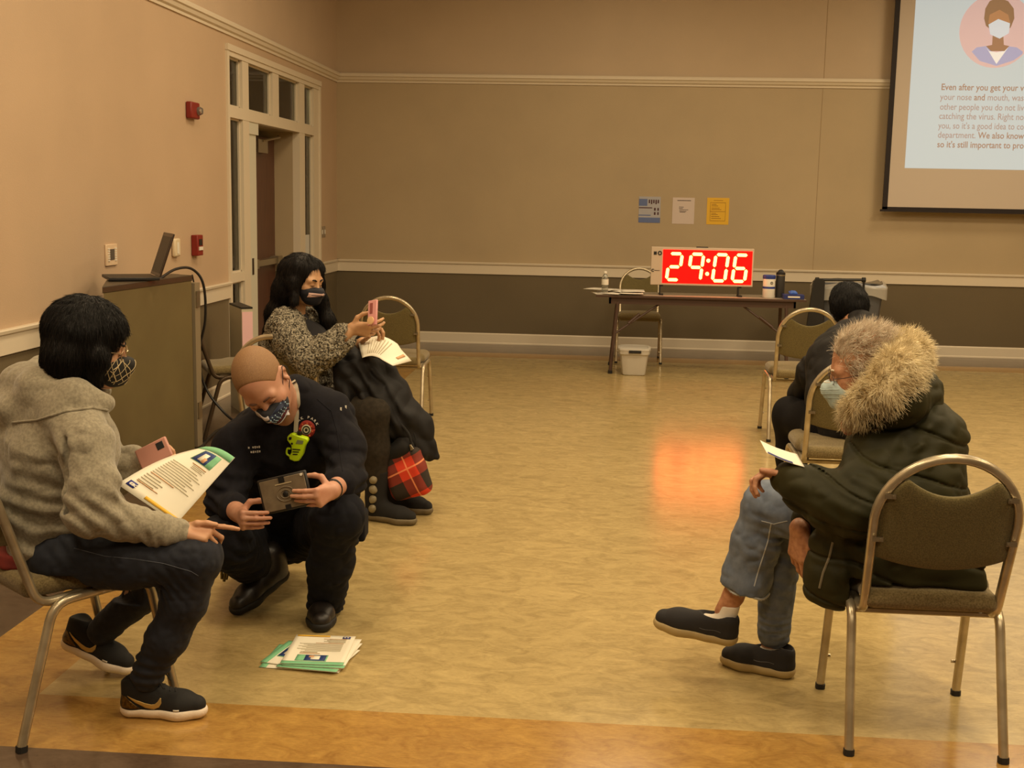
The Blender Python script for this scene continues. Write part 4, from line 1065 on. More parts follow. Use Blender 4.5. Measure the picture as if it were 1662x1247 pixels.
# ================================================================== woman in the grey hoodie
M_HOOD = mat('grey_marl_fleece', (152, 144, 124), rough=.95, noise=120, rgb2=(128, 120, 102), bump=(220, .3, .002), sheen=.3)
M_JEAN = mat('dark_denim', (30, 34, 46), rough=.85, noise=40, rgb2=(21, 24, 34), bump=(350, .25, .001))
M_RED2 = mat('brick_red_cotton', (120, 36, 28), rough=.85, noise=30, rgb2=(100, 28, 22))
M_SNK = mat('black_knit', (18, 17, 17), rough=.8, bump=(400, .3, .001)); M_SOLEW = mat('white_foam_sole', (228, 214, 196), rough=.6, bump=(160, .4, .002), stretch=(1, 1, 3)); M_GOLD = mat('gold_print', (190, 160, 96), rough=.35, metal=.6); M_GOLDB = mat('bronze_foil', (120, 92, 40), rough=.35, metal=.7, noise=120, rgb2=(60, 44, 20))
def woman_hoodie():
    t = thing('person', 'seated person in light grey hoodie and dark jeans holding a flyer', 'person', (-1.62, 3.52, 0))
    Fh = nrm(V(.90, .30, -.20)); Uh = nrm(V(.22, .05, 1)); hc = P(148, 555, 3.50)
    neck = P(118, 650, 3.50)
    pel = P(92, 902, 3.50); ch = P(104, 730, 3.50)
    shN, shF = P(140, 682, 3.36), P(150, 668, 3.66)
    elN, wrN = P(148, 832, 3.27), P(294, 863, 3.40)
    elF, wrF = P(166, 792, 3.70), P(222, 750, 3.72)
    hipN, knN, anN = P(100, 905, 3.40), P(318, 905, 3.42), P(238, 1098, 3.47)
    hipF, knF, anF = P(110, 900, 3.62), P(296, 885, 3.74), P(165, 1025, 3.77)
    s = SDF((-2.0, 3.1, 0), (-1.0, 4.0, 1.36), .004)
    T, A = head(s, hc, Fh, Uh, .98, neck, nr=(.045, .05))
    s.cone(pel, ch, .10, .10, .04, sq=((0.1, 1, 0), 1.25)); s.cone(ch, neck, .09, .045, .04)
    for a, b, c in ((shN, elN, wrN), (shF, elF, wrF)): s.chain([ch*.4+a*.6-V(0, 0, .03), a-V(0, 0, .035), b, c], [.045, .036, .034, .023], .02)
    for a, b, c in ((hipN, knN, anN), (hipF, knF, anF)): s.chain([a+V(0, 0, .01), b, c], [.055, .046, .034], .02)
    s.cone(anN, anN+V(-.005, 0, -.03), .03, .022); s.cone(anF, anF+V(-.01, 0, -.03), .03, .022)
    # near hand: index finger pointing right, the others folded
    hand(s, wrN, V(1, .12, -.05), V(.05, .55, -.8), V(.1, -.75, -.2)*-1+V(0, -.6, .6), curl=[(8, 6, 4), (48, 60, 30), (60, 65, 35), (66, 70, 35)], sc=.92, fa=elN*.3+wrN*.7, thumb=(V(.85, -.2, .4), V(1, .05, .05), V(1, .1, -.15)))
    # far hand closed round the phone
    hand(s, wrF, V(.75, .05, -.12), V(.25, .1, .95), V(.35, .5, .1), curl=[(40, 60, 30), (45, 60, 35), (50, 60, 35), (52, 60, 35)], sc=.9, fa=elF*.3+wrF*.7)
    seat_cut(s, (-1.649, 3.524), -.70, .50)
    s.build('body', M_SKIN_A, t)
    brows(T, A, M_HAIRB, t, .0028)
    # hoodie
    h = SDF((-2.02, 3.12, .42), (-1.05, 3.95, 1.22), .0045)
    h.chain([P(98, 868, 3.50), P(96, 790, 3.50), P(104, 720, 3.50), P(116, 668, 3.50)], [.150, .150, .152, .085], .05, sq=((0, 1, 0), 1.18))
    h.cone(P(60, 830, 3.50), P(50, 700, 3.50), .09, .095, .06)
    h.ell(P(160, 835, 3.50), (.085, .13, .07), None, .05)
    h.chain([P(118, 690, 3.38), P(140, 720, 3.33), P(150, 790, 3.28), elN, P(215, 850, 3.33), P(255, 860, 3.37), P(288, 863, 3.395)], [.088, .080, .074, .074, .055, .050, .036], .025)
    h.cone(P(255, 862, 3.37), P(292, 864, 3.40), .038, .038, .012)
    h.chain([P(130, 690, 3.64), P(160, 735, 3.72), elF, P(200, 762, 3.71), P(216, 750, 3.72)], [.085, .078, .068, .060, .056], .025)
    # hood lying on the shoulders
    ring = [P(172, 656, 3.42), P(120, 640, 3.38), P(66, 632, 3.42), P(42, 628, 3.52), P(70, 612, 3.62), P(120, 614, 3.66), P(168, 636, 3.60)]
    h.chain(ring, [.022, .044, .064, .072, .060, .046, .024], .035)
    h.chain([P(150, 660, 3.41), P(95, 668, 3.38), P(40, 668, 3.45)], [.03, .050, .066], .04)
    h.ell(P(40, 655, 3.50), (.075, .13, .055), None, .03)
    h.cone(P(118, 640, 3.52), P(135, 588, 3.52), .070, .085, .012, mode='s')
    h.cut(P(95, 880, 3.5), V(-.10, 0, -1), .012, lo=(-2.02, 3.1, .4), hi=(-1.05, 4, .62)) if False else None
    h.noise(.006, 9, 3); h.noise(.004, 20, 5, ridge=True)
    h.folds(elN, nrm(wrN-elN+V(0, 0, .3)), .10, .008, .045, 2); h.folds(P(245, 858, 3.36), V(1, 0, 0), .06, .005, .03, 4)
    h.folds(P(90, 850, 3.4), V(.25, 0, 1), .15, .008, .06, 7); h.folds(P(125, 735, 3.32), V(.8, 0, .5), .07, .008, .05, 9)
    # crease where the arm meets the body
    h.chain([P(112, 715, 3.27), P(108, 775, 3.25), P(118, 838, 3.24), P(150, 878, 3.25)], [.008, .014, .016, .008], .02, mode='s')
    # seam of the hood
    h.build('hoodie', M_HOOD, t)
    mb = MB(); mb.tube(bez(drape(h, [V(*(P(a, b, 3.0))) for a, b in ((188, 668), (150, 662), (105, 668), (60, 682), (20, 686))], None, .002, 1.2), 5), .0035, n=6); mb.build('hood_seam', M_HOOD, t)
    r = SDF((-2.02, 3.2, .42), (-1.3, 3.85, .9), .005)
    r.cone(P(60, 905, 3.50), P(110, 895, 3.5), .125, .130, .04, sq=((0, 1, 0), 1.3))
    r.cut(P(0, 878, 3.5), V(0, 0, 1), .004, lo=(-2.02, 3.2, .42), hi=(-1.3, 3.85, .9)); r.cut((0, 0, .488), V(0, 0, -1), .004)
    r.noise(.005, 20, 2); r.build('red_shirt', M_RED2, t)
    r = SDF((-1.75, 3.3, .95), (-1.3, 3.75, 1.25), .005); r.cone(P(120, 640, 3.52), P(140, 596, 3.52), .062, .060, .01); r.noise(.003, 30, 2); r.build('red_collar', M_RED2, t)
    j = SDF((-2.0, 3.1, .06), (-1.0, 4.0, .68), .0045)
    j.cone(P(85, 900, 3.50), P(130, 905, 3.5), .105, .10, .05, sq=((0, 1, 0), 1.4))
    j.chain([hipN, P(210, 905, 3.40), knN, P(300, 975, 3.44), P(272, 1035, 3.455), anN], [.098, .092, .074, .066, .060, .050], .03)
    j.chain([hipF, knF, P(235, 960, 3.76), anF], [.09, .070, .062, .048], .03)
    seat_cut(j, (-1.649, 3.524), -.70)
    j.folds(knN+V(-.07, 0, -.06), V(1, 0, .7), .07, .006, .028, 3); j.folds(anN+V(.01, 0, .04), V(.2, 0, 1), .07, .007, .035, 5); j.folds(P(110, 880, 3.33), V(1, 0, .9), .06, .004, .04, 8)
    j.noise(.003, 18, 4); j.noise(.002, 40, 8, ridge=True)
    j.build('jeans', M_JEAN, t)
    sm = mat('denim_seam', (78, 82, 92), rough=.8)
    pts = drape(j, [P(a, b, 3.1) for a, b in ((120, 890), (170, 903), (220, 908), (265, 915), (310, 928), (322, 935))], None, .0, .8)
    if len(pts) > 2: MB().tube(bez(pts, 5), .0012, n=5).build('side_seam', sm, t)
    # sneakers
    for i, (heel, F, U, nm) in enumerate(((V(-1.462, 3.475, 0), V(1, .06, .0), V(0, 0, 1), 'sneaker'), (V(-1.80, 3.80, .085), V(.93, -.12, -.30), V(.31, 0, .95), 'sneaker'))):
        up, TT, AA, o = shoe(t, heel, F, U, .275, M_SNK, M_SOLEW, 'sneaker', nm)
        side = AA[:, 0]
        def sw(u, v):
            # swoosh: long tail sweeping back to the heel, hook toward the toe
            lo = ((.035, .076), (.06, .055), (.09, .040), (.115, .036), (.132, .043), (.139, .056), (.137, .070)); hi = ((.035, .0775), (.062, .064), (.088, .055), (.107, .052), (.119, .053), (.127, .060), (.1345, .0715))
            q = u*6; i = min(5, int(q)); f = q-i; a = [lo[i][k]*(1-f)+lo[i+1][k]*f for k in (0, 1)]; b = [hi[i][k]*(1-f)+hi[i+1][k]*f for k in (0, 1)]
            return TT(.10, a[0]*(1-v)+b[0]*v, a[1]*(1-v)+b[1]*v)
        patch(up, 'side_mark', M_GOLD, o, sw, 31, 5, -side, .0015, .2)
        patch(up, 'heel_panel', M_GOLDB, o, lambda u, v: TT(.10, .012+.060*u*(1-v*.75), .036+.038*v), 12, 8, -side, .0008, .2)
        patch(up, 'small_mark', M_WHITE, o, lambda u, v: TT(.10, .178+.018*u, .036+.005*v), 5, 3, -side, .0012, .2)
        mb = MB()
        for q in range(5): y = .10+.017*q; zz = .105-.008*q; a = hit(up, TT(-.016, y, .2), -AA[:, 2], .3); b = hit(up, TT(.016, y+.008, .2), -AA[:, 2], .3); mb.tube([a, (a+b)/2+AA[:, 2]*.003, b], .0024, n=6)
        q0 = hit(up, TT(0, .10, .2), -AA[:, 2], .3)
        for sx in (-1, 1):
            mb.tube(bez([q0, q0+AA[:, 0]*sx*.02+AA[:, 2]*.02+AA[:, 1]*.01, q0+AA[:, 0]*sx*.03+AA[:, 2]*.008+AA[:, 1]*.025, q0+AA[:, 1]*.006], 5), .002, n=6); mb.tube(bez([q0, q0+AA[:, 0]*sx*.03+AA[:, 1]*.03+AA[:, 2]*.01, q0+AA[:, 0]*sx*.035+AA[:, 1]*.045-AA[:, 2]*.012], 5), .002, n=6)
        mb.build('laces', M_SNK, o)
    # hair: straight black bob
    hh = SDF(hc-V(.22, .2, .2), hc+V(.24, .2, .2), .004)
    hh.ell(T(0, -.024, .030), (.103, .124, .106), A, .02)
    hh.chain([T(-.055, -.045, .02), T(-.062, -.055, -.05), T(-.062, -.050, -.105)], [.060, .062, .050], .03)
    hh.chain([T(.055, -.045, .02), T(.062, -.05, -.05), T(.066, -.040, -.105)], [.060, .060, .045], .03)
    hh.chain([T(.068, -.005, .03), T(.082, .028, -.03), T(.080, .038, -.095)], [.038, .032, .024], .025)
    hh.chain([T(-.068, -.005, .03), T(-.082, .028, -.03), T(-.080, .038, -.095)], [.038, .032, .024], .025)
    hh.ell(T(0, -.07, -.06), (.085, .065, .085), A, .03)
    hh.cut(T(0, -.0, -.128)+V(0, 0, 0), -A[:, 2]+A[:, 1]*.12, .01)
    hh.ell(T(.0, .112, -.045), (.066, .075, .095), A, .01, 's')
    hh.cone(T(0, 0, -.16), T(0, .0, -.09), .05, .05, .02, mode='s')
    hh.noise(.0022, 70, 3, stretch=(1, 1, .10), R=A[:, [0, 1, 2]]); hh.noise(.002, 160, 6, stretch=(1, 1, .08), R=A)
    ho = hh.build('hair', M_HAIRB, t)
    comb_hair(hh, ho, hc, A, 16000, .030, M_HAIRB, 3)
    mask(t, T, A, mat('black_mask_cloth', (24, 22, 20), rough=.8), 'plaid')
    glasses(t, T, mat('pale_metal_frame', (190, 165, 130), rough=.3, metal=.7))
    return t, h

def mask(t, T, A, m, style):
    c = T(0, .07, -.06); s = SDF(c-.13, c+.13, .003)
    s.ell(T(0, .060, -.058), (.066, .060, .055), A, .02); s.cone(T(0, .085, -.025), T(0, .118, -.050), .020, .020, .03); s.ell(T(0, .075, -.098), (.040, .035, .026), A, .03)
    s.cone(T(0, .112, -.05), T(0, .105, -.095), .012, .012, .03)
    s.cut(T(0, .022, 0), -A[:, 1], .004); s.cut(T(0, .09, -.022), nrm(A[:, 2]*1-A[:, 1]*.10), .004)
    for x in (-1, 1): s.cut(T(x*.03, .08, -.026), nrm(A[:, 2]+A[:, 0]*x*.18), .01)
    s.noise(.0015, 60, 2)
    o = s.build('face_mask', m, t)
    mb = MB()
    for x in (-1, 1):
        mb.tube(bez([T(x*.062, .035, -.035), T(x*.078, .005, -.012), T(x*.087, -.018, .004), T(x*.090, -.026, -.020), T(x*.080, -.010, -.050), T(x*.058, .032, -.080)], 6), .0016, n=6)
    mb.each('ear_loop', m if style != 'surgical' else M_WHITE, o)
    d = -A[:, 1]
    if style == 'plaid':
        ml = mat('cream_thread', (200, 180, 140), rough=.7); mb = MB()
        for k in range(-4, 5):
            for sg in (-1, 1):
                pts = [T(k*.022+u*.05*sg, .20, -.030-.08*u) for u in np.linspace(0, 1, 14)]
                pts = drape(s, pts, d, .0, .17)
                if len(pts) > 3 and (k % 2 == 0 or sg > 0): mb.tube(pts, .0009 if k % 2 else .0014, n=5)
        mb.build('check_pattern', ml, o)
        for x in (-1, 1):
            mb = MB()
            for k in range(5):
                for sg in (-1, 1):
                    pts = drape(s, [T(x*.16, .03+k*.018+u*.03*sg, -.030-.07*u) for u in np.linspace(0, 1, 12)], -A[:, 0]*x, .0, .15)
                    if len(pts) > 3: mb.tube(pts, .0011, n=5)
            if mb.v: mb.build('check_pattern', ml, o)
    if style == 'flag':
        mw = mat('mask_white', (206, 200, 205), rough=.7); mr = mat('mask_red', (96, 30, 40), rough=.7); mn = mat('mask_navy', (34, 44, 70), rough=.7)
        def ray(a, b): return T(a, .20, b)
        patch(s, 'navy_field', mn, o, lambda u, v: ray(-.060+.058*u, -.040-.045*v+.006*u), 14, 10, d, .0012, .2)
        mb = MB()
        for i in range(7):
            for q in range(4):
                h_ = hit(s, ray(-.056+.0085*i, -.045-.010*q+(.004 if i % 2 else 0)), d, .2)
                if h_ is not None: mb.box(h_-d*.0016, (.0042, .0042, .0042), A)
        mb.build('printed_stars', mat('star_blue_white', (150, 180, 200), rough=.7), o, smooth=False)
        for i, (mm, z0, z1) in enumerate(((mw, -.030, -.041), (mn, -.041, -.047), (mw, -.047, -.053), (mr, -.056, -.068), (mw, -.071, -.074), (mr, -.077, -.087), (mw, -.092, -.097))):
            patch(s, 'stripe', mm, o, lambda u, v, z0=z0, z1=z1, i=i: ray((-.004 if i < 4 else -.05)+(.068 if i < 4 else .11)*u, z0+(z1-z0)*v-.004*math.sin(u*3)), 16, 4, d, .0013, .2)
    if style == 'eagle':
        mw = mat('mask_pinkwhite', (206, 170, 160), rough=.7)
        patch(s, 'printed_band', mw, o, lambda u, v: T(-.004+.062*u, .20, -.046-.006*u+(-.010-.016*u)*v), 14, 6, d, .0013, .2)
        patch(s, 'printed_band', mat('mask_grey_print', (120, 110, 112), rough=.7), o, lambda u, v: T(-.055+.05*u, .20, -.050+.0*u-(.008+.005*u)*v), 12, 4, d, .0013, .2)
        patch(s, 'printed_streak', M_BLK, o, lambda u, v: T(.008+.04*u, .20, -.057-.004*u-.003*v), 8, 3, d, .0022, .2)
    if style == 'surgical':
        mb = MB()
        for z in (-.045, -.058, -.071):
            pts = drape(s, [T(.06*math.sin(a)*1.0, .20, z) for a in np.linspace(-1.2, 1.2, 16)], d, .0, .2)
            mb.tube(pts, .0014, n=5)
        mb.each('pleat', m, o)
        pts = drape(s, [T(.05*u, .2, -.026) for u in np.linspace(-1, 1, 12)], d, .0, .2)
        if len(pts) > 3: MB().tube(pts, .0022, n=6).build('top_edge', M_WHITE, o)
    return o, s

def comb_hair(hh, ho, hc, A, n, L, m, seed, down=None, wd=.0009, crown=(0, -.02, .13)):
    """fine strands combed over a sculpted head of hair, falling from the crown"""
    vs, _ = hh.mesh(); rg = np.random.RandomState(seed); r0 = vs[rg.randint(0, len(vs), n)]
    e = .005; I = np.clip(((r0-hh.lo)/hh.res).round().astype(int), 1, hh.n-2); d = hh.d
    g = np.stack([d[I[:, 0]+1, I[:, 1], I[:, 2]]-d[I[:, 0]-1, I[:, 1], I[:, 2]], d[I[:, 0], I[:, 1]+1, I[:, 2]]-d[I[:, 0], I[:, 1]-1, I[:, 2]], d[I[:, 0], I[:, 1], I[:, 2]+1]-d[I[:, 0], I[:, 1], I[:, 2]-1]], axis=1).astype(float)
    g /= np.linalg.norm(g, axis=1)[:, None]+1e-6
    top = hc+A@np.array(crown); v = (r0-top); v = v/np.linalg.norm(v, axis=1)[:, None]; v = v*.5+(np.array([0, 0, -1.0]) if down is None else np.array(down))
    v = v-g*(v*g).sum(1)[:, None]; v /= np.linalg.norm(v, axis=1)[:, None]+1e-6
    keep = r0[:, 2]-v[:, 2]*0 > -9
    strands('hair_strands', r0+g*.0005, v+g*.03+rg.normal(size=g.shape)*.03, L, wd, m, ho, curl=.05, droop=.15, seed=seed)

def glasses(t, T, m, rx=.024, rz=.017):
    mb = MB()
    for x in (-1, 1):
        mb.tube([T(x*.033+rx*math.cos(a)*1.0, .108-.010*abs(x*.033+rx*math.cos(a))/.05, -.014+rz*math.sin(a)) for a in np.linspace(0, 2*math.pi, 20)[:-1]], .0013, closed=True, n=6)
        mb.tube([T(x*.057, .098, -.010), T(x*.072, .070, -.010), T(x*.082, .0, -.008), T(x*.086, -.022, -.022)], .0013, n=6)
    mb.tube([T(-.009, .106, -.010), T(0, .110, -.006), T(.009, .106, -.010)], .0013, n=6)
    o = mb.build('glasses', m, t)
    mb = MB()
    for x in (-1, 1): mb.poly([T(x*.033+rx*.93*math.cos(a), .108-.010*abs(x*.033+rx*math.cos(a))/.05, -.014+rz*.93*math.sin(a)) for a in np.linspace(0, 2*math.pi, 20)[:-1]])
    mb.each('lens', M_GLASSC, o, smooth=False)
M_GLASSC = bpy.data.materials.new('clear_lens'); M_GLASSC.use_nodes = True
_n = M_GLASSC.node_tree; _n.nodes.remove(_n.nodes['Principled BSDF']); _a = _n.nodes.new('ShaderNodeBsdfTransparent'); _b = _n.nodes.new('ShaderNodeBsdfGlossy'); _b.inputs['Roughness'].default_value = .02; _c = _n.nodes.new('ShaderNodeMixShader'); _c.inputs[0].default_value = .06
_n.links.new(_a.outputs[0], _c.inputs[1]); _n.links.new(_b.outputs[0], _c.inputs[2]); _n.links.new(_c.outputs[0], _n.nodes['Material Output'].inputs[0])

woman_hoodie()

# ================================================================== crouching firefighter with a tablet
M_NAVY = mat('navy_sweatshirt', (19, 18, 26), rough=.9, spec=.25, noise=60, rgb2=(14, 13, 19), bump=(260, .3, .001))
M_NAVY2 = mat('navy_trousers', (18, 19, 28), rough=.9, spec=.25, noise=40, rgb2=(13, 14, 20), bump=(300, .3, .001))
M_BOOT = mat('black_boot_leather', (34, 28, 26), rough=.42, noise=40, rgb2=(24, 20, 18), bump=(60, .3, .002))
M_RUBB = mat('boot_sole', (20, 18, 17), rough=.7)
def firefighter():
    t = thing('person', 'crouching person in navy uniform with shaved head and flag face mask', 'person', (-1.25, 4.5, 0))
    th, yw, ro = math.radians(48), math.radians(12), math.radians(32)
    Rr = np.array([[math.cos(ro), 0, -math.sin(ro)], [0, 1, 0], [math.sin(ro), 0, math.cos(ro)]])
    F0, U0 = V(0, -math.cos(th), -math.sin(th)), V(0, -math.sin(th), math.cos(th)); S0 = V(-1, 0, 0)
    Fh = Rr@(F0*math.cos(yw)+S0*math.sin(yw)); Uh = Rr@U0
    hc = P(423, 617, 4.24); neck = P(466, 672, 4.46)
    shL, shR = P(540, 676, 4.52), P(378, 728, 4.44)
    elL, wrL = P(560, 780, 4.32), P(538, 797, 4.10)
    elR, wrR = P(366, 816, 4.30), P(392, 837, 4.10)
    pel, ch = P(458, 868, 4.84), P(462, 750, 4.58)
    hpL, knL, anL = P(505, 862, 4.78), P(548, 838, 4.22), P(527, 985, 4.47)
    hpR, knR, anR = P(408, 868, 4.78), P(364, 880, 4.20), P(430, 922, 4.62)
    s = SDF((-1.75, 3.9, 0), (-.75, 5.1, 1.15), .004)
    T, A = head(s, hc, Fh, Uh, 1.08, neck, nr=(.062, .066))
    s.cone(pel, ch, .10, .11, .04, sq=((1, 0, 0), 1.2)); s.cone(ch, neck, .10, .055, .04)
    for a, b, c in ((shL, elL, wrL), (shR, elR, wrR)): s.chain([a*.7+ch*.3, a-V(0, 0, .02), b], [.055, .045, .044], .02); s.cone(b, c, .044, .029, .01)
    for a, b, c in ((hpL, knL, anL), (hpR, knR, anR)): s.chain([a, b, c], [.06, .05, .038], .02)
    hand(s, wrL, V(-.38, -.92, -.10), V(-.92, .38, -.06), V(-.1, .0, 1), curl=[(66, 12, 6), (68, 12, 6), (70, 14, 8), (72, 16, 8)], sc=.96, fa=elL*.25+wrL*.75, thumb=(V(-.45, .15, .6), V(-.85, .45, .05), V(-.95, .2, -.1)), spread=.02)
    hand(s, wrR, V(.38, -.92, .04), V(.92, .38, .0), V(.1, .0, 1), curl=[(66, 12, 6), (68, 12, 6), (70, 14, 8), (72, 16, 8)], sc=.96, fa=elR*.25+wrR*.75, thumb=(V(.45, .15, .6), V(.85, .45, .05), V(.95, .2, -.1)), spread=.02)
    s.build('body', M_SKIN_B, t)
    brows(T, A, mat('brown_brow', (84, 56, 40), rough=.8), t, .0032)
    # shaved hair: a close stubble cap
    cp = SDF(hc-.17, hc+.17, .004)
    cp.ell(T(0, -.010, .022), (.0842, .1078, .1014), A, .0); cp.cut(T(0, .055, .052), nrm(A[:, 1]*1-A[:, 2]*.35), .006); cp.cut(T(0, 0, -.045), -A[:, 2], .01)
    for x in (-1, 1): cp.ell(T(x*.085, .03, -.03), (.032, .058, .053), A, .01, 's'); cp.ell(T(x*.080, -.006, -.03), (.021, .032, .044), A, .004, 's')
    cp.build('hair', mat('shaved_stubble', (146, 112, 76), rough=.7, noise=420, rgb2=(122, 88, 58), bump=(700, .3, .0006)), t)
    mask(t, T, A, mat('mask_charcoal', (30, 32, 40), rough=.8), 'flag')
    # sweatshirt
    h = SDF((-1.75, 3.95, .12), (-.75, 5.05, 1.06), .0045)
    h.chain([P(460, 830, 4.80), P(462, 780, 4.68), P(463, 712, 4.54), P(467, 676, 4.50)], [.155, .160, .158, .095], .06, sq=((1, 0, -.1), 1.25))
    h.chain([P(500, 662, 4.50), P(533, 676, 4.50), P(560, 728, 4.42), elL+V(.008, 0, .012)], [.10, .092, .078, .074], .04); h.cone(elL, elL*.62+wrL*.38, .070, .060, .02)
    h.chain([P(425, 704, 4.46), P(386, 728, 4.42), P(372, 780, 4.35), elR], [.10, .092, .078, .074], .03); h.cone(elR, elR*.55+wrR*.45, .068, .055, .02)
    h.cone(P(474, 672, 4.50), P(478, 640, 4.45), .090, .076, .03); h.cone(P(458, 660, 4.42), P(447, 640, 4.32), .064, .074, .006, mode='s')
    h.noise(.007, 8, 11); h.noise(.004, 20, 6, ridge=True)
    h.folds(elL, V(.2, 0, 1), .10, .008, .042, 3); h.folds(elR, V(.3, 0, 1), .10, .008, .042, 5); h.folds(P(440, 800, 4.5), V(.4, 0, 1), .13, .007, .055, 6); h.folds(P(410, 735, 4.3), V(1, 0, .6), .07, .005, .05, 8)
    h.build('sweatshirt', M_NAVY, t)
    mbn = MB(); pts = drape(h, [P(a, b, 3.9) for a, b in ((515, 648), (538, 668), (547, 700), (552, 735), (556, 765))], None, .0, 1.0)
    if len(pts) > 2: mbn.tube(bez(pts, 5), .002, n=5); mbn.build('sleeve_seam', M_NAVY, t)
    # trousers
    j = SDF((-1.75, 3.95, .02), (-.7, 5.15, .62), .0045)
    j.cone(hpL, hpR, .115, .115, .06); j.ell(pel+V(0, .04, -.01), (.17, .13, .13), None, .05)
    j.chain([hpL, (hpL+knL)/2+V(0, 0, -.005), knL, (knL+anL)/2, anL+V(0, 0, -.012)], [.115, .104, .090, .080, .074], .04)
    j.chain([hpR, (hpR+knR)/2+V(0, 0, -.005), knR, (knR*.4+anR*.6)+V(-.01, 0, -.01), anR], [.115, .104, .092, .080, .062], .04)
    j.cut(anL+V(0, 0, -.035), V(.1, 0, -1), .004, lo=(-1.2, 4.2, 0), hi=(-.8, 4.7, .3))
    j.noise(.007, 9, 14); j.noise(.004, 24, 3, ridge=True)
    for c_, ax_ in ((knL+V(0, .08, -.08), V(.3, 0, 1)), (anL+V(0, 0, .05), V(.2, 0, 1)), (knR+V(.06, 0, -.04), V(.6, 0, 1)), (anR, V(.3, 0, 1))): j.folds(c_, ax_, .08, .008, .045, 3)
    j.build('trousers', M_NAVY2, t)
    pk = SDF((-.98, 4.15, .2), (-.78, 4.7, .5), .004); pk.box(P(586, 852, 4.44), (.022, .06, .055), rotz(.1), .015); pk.noise(.003, 20); pk.build('cargo_pocket', M_NAVY2, t)
    # boots
    up, TT, AA, o = shoe(t, V(-1.075, 4.545, 0), V(.20, -.98, 0), V(0, 0, 1), .315, M_BOOT, M_RUBB, 'boot', 'boot', w=1.12)
    mb = MB()
    for q in range(4):
        y = .115+.022*q; a = hit(up, TT(-.024, y, .2), -AA[:, 2], .3); b = hit(up, TT(.024, y, .2), -AA[:, 2], .3)
        if a is not None and b is not None: mb.tube([a, (a+b)/2+AA[:, 2]*.004, b], .003, n=6)
    mb.build('laces', M_RUBB, o)
    q = hit(up, TT(0, .125, .25), -AA[:, 2], .3); MB().box(q+AA[:, 2]*.002, (.014, .008, .004), AA).build('metal_eyelet', M_STEEL, o)
    H = P(466, 932, 4.64); tip = V(-1.40, 4.36, -.012); Fb = nrm(tip-H)
    up, TT, AA, o = shoe(t, H, Fb, V(-.20, -.45, .85), .315, M_BOOT, M_RUBB, 'boot', 'boot', w=1.1)
    # name lines, badge and reflective tabs on the sweatshirt
    d = V(0, 1, 0)
    mb = MB()
    for (x0, y0, n_) in ((404, 727, 6), (408, 734, 5)):
        for i in range(n_):
            if (x0 == 404 and i == 1): continue
            q = vhit(h, P(x0+i*3.4, y0-.25*i*3.4*.35, 3.9))
            if q is not None: mb.box(q-d*.001, (.0052, .002, .0085 if i % 2 else .0065), None)
    mb.build('name_embroidery', mat('white_thread', (200, 196, 190), rough=.8), t, smooth=False)
    bc = (498, 697); mr_ = mat('badge_red', (140, 34, 24), rough=.7); mw_ = mat('badge_cream', (196, 190, 160), rough=.7)
    def dd(cx, cy, r0, r1, m_, nm, n=28, off=.0015):
        patch(h, nm, m_, t, lambda u, v: P(cx+(r0+(r1-r0)*v)*math.cos(u*6.2832), cy+(r0+(r1-r0)*v)*1.08*math.sin(u*6.2832), 3.9), n, 4, None, off, 1.0)
    dd(*bc, .5, 13.5, mr_, 'badge_field'); dd(bc[0]-1, bc[1]+1, .5, 8, mw_, 'badge_disc', off=.0028); dd(bc[0]-1, bc[1]+1, 4.5, 6.2, M_BLK, 'badge_ring', off=.0038); dd(bc[0]-1, bc[1]+1, .5, 2.2, M_BLK, 'badge_hub', off=.0038)
    mb = MB()
    for k in range(8):
        a = k*math.pi/4+.2; q = vhit(h, P(bc[0]-1+10.5*math.cos(a), bc[1]+1+11*math.sin(a), 3.9))
        if q is not None: mb.box(q-d*.003, (.006, .002, .006), None)
    mb.build('badge_ticks', mat('badge_orange', (196, 90, 50), rough=.7), t, smooth=False)
    for i, chh in enumerate('OAK PARK'):
        a = math.radians(-150+i*17.5)
        q = vhit(h, P(bc[0]+17*math.cos(a), bc[1]+18*math.sin(a), 3.9))
        if q is None or chh == ' ': continue
        ax = V(math.cos(a+math.pi/2), 0, -math.sin(a+math.pi/2)); ay = V(math.cos(a), 0, -math.sin(a))
        vs, fs = text_mesh(chh, .0135, q-d*.004-ax*.004, ax, ay, bold=.0004)
        if vs: MB().add(vs, fs).build('badge_lettering', mat('white_thread', (200, 196, 190), rough=.8) if i == 0 else bpy.data.materials['white_thread'], t, smooth=False)
    mb = MB()
    for (x_, y_) in ((553.5, 664), (561.5, 661)):
        q = vhit(h, P(x_, y_, 3.9))
        if q is not None: mb.box(q-d*.002, (.006, .003, .012), rotz(.2))
    mb.each('sleeve_tab', M_WHITE, t, smooth=False)
    # watch
    mb = MB(); c0 = wrL+(elL-wrL)*.12; ax = nrm(elL-wrL); a1 = nrm(np.cross(ax, V(0, 0, 1))); a2 = np.cross(ax, a1)
    mb.tube([c0+a1*.029*math.cos(a)+a2*.033*math.sin(a) for a in np.linspace(0, 2*math.pi, 24)[:-1]], .006, closed=True, n=8)
    mb.build('wristband', M_BLK, t)
    # keys hanging from the belt
    mb = MB()
    for i, (a, b) in enumerate(((360, 940), (366, 944), (372, 941))):
        q = P(a, b, 4.55); mb.tube([q+V(0, 0, .05), q+V(-.006*i, 0, -.0)], .006, n=6)
    mb.each('key', mat('dull_brass', (110, 100, 60), rough=.5, metal=.5), t)
    # radio microphone on its strap
    M_REFL = mat('reflective_strap', (190, 184, 164), rough=.6); M_NEON = mat('neon_yellow_plastic', (190, 226, 20), rough=.4)
    rt = thing('radio_microphone', 'neon yellow radio microphone clipped to the navy chest by a pale strap', 'radio', P(484, 745, 4.35))
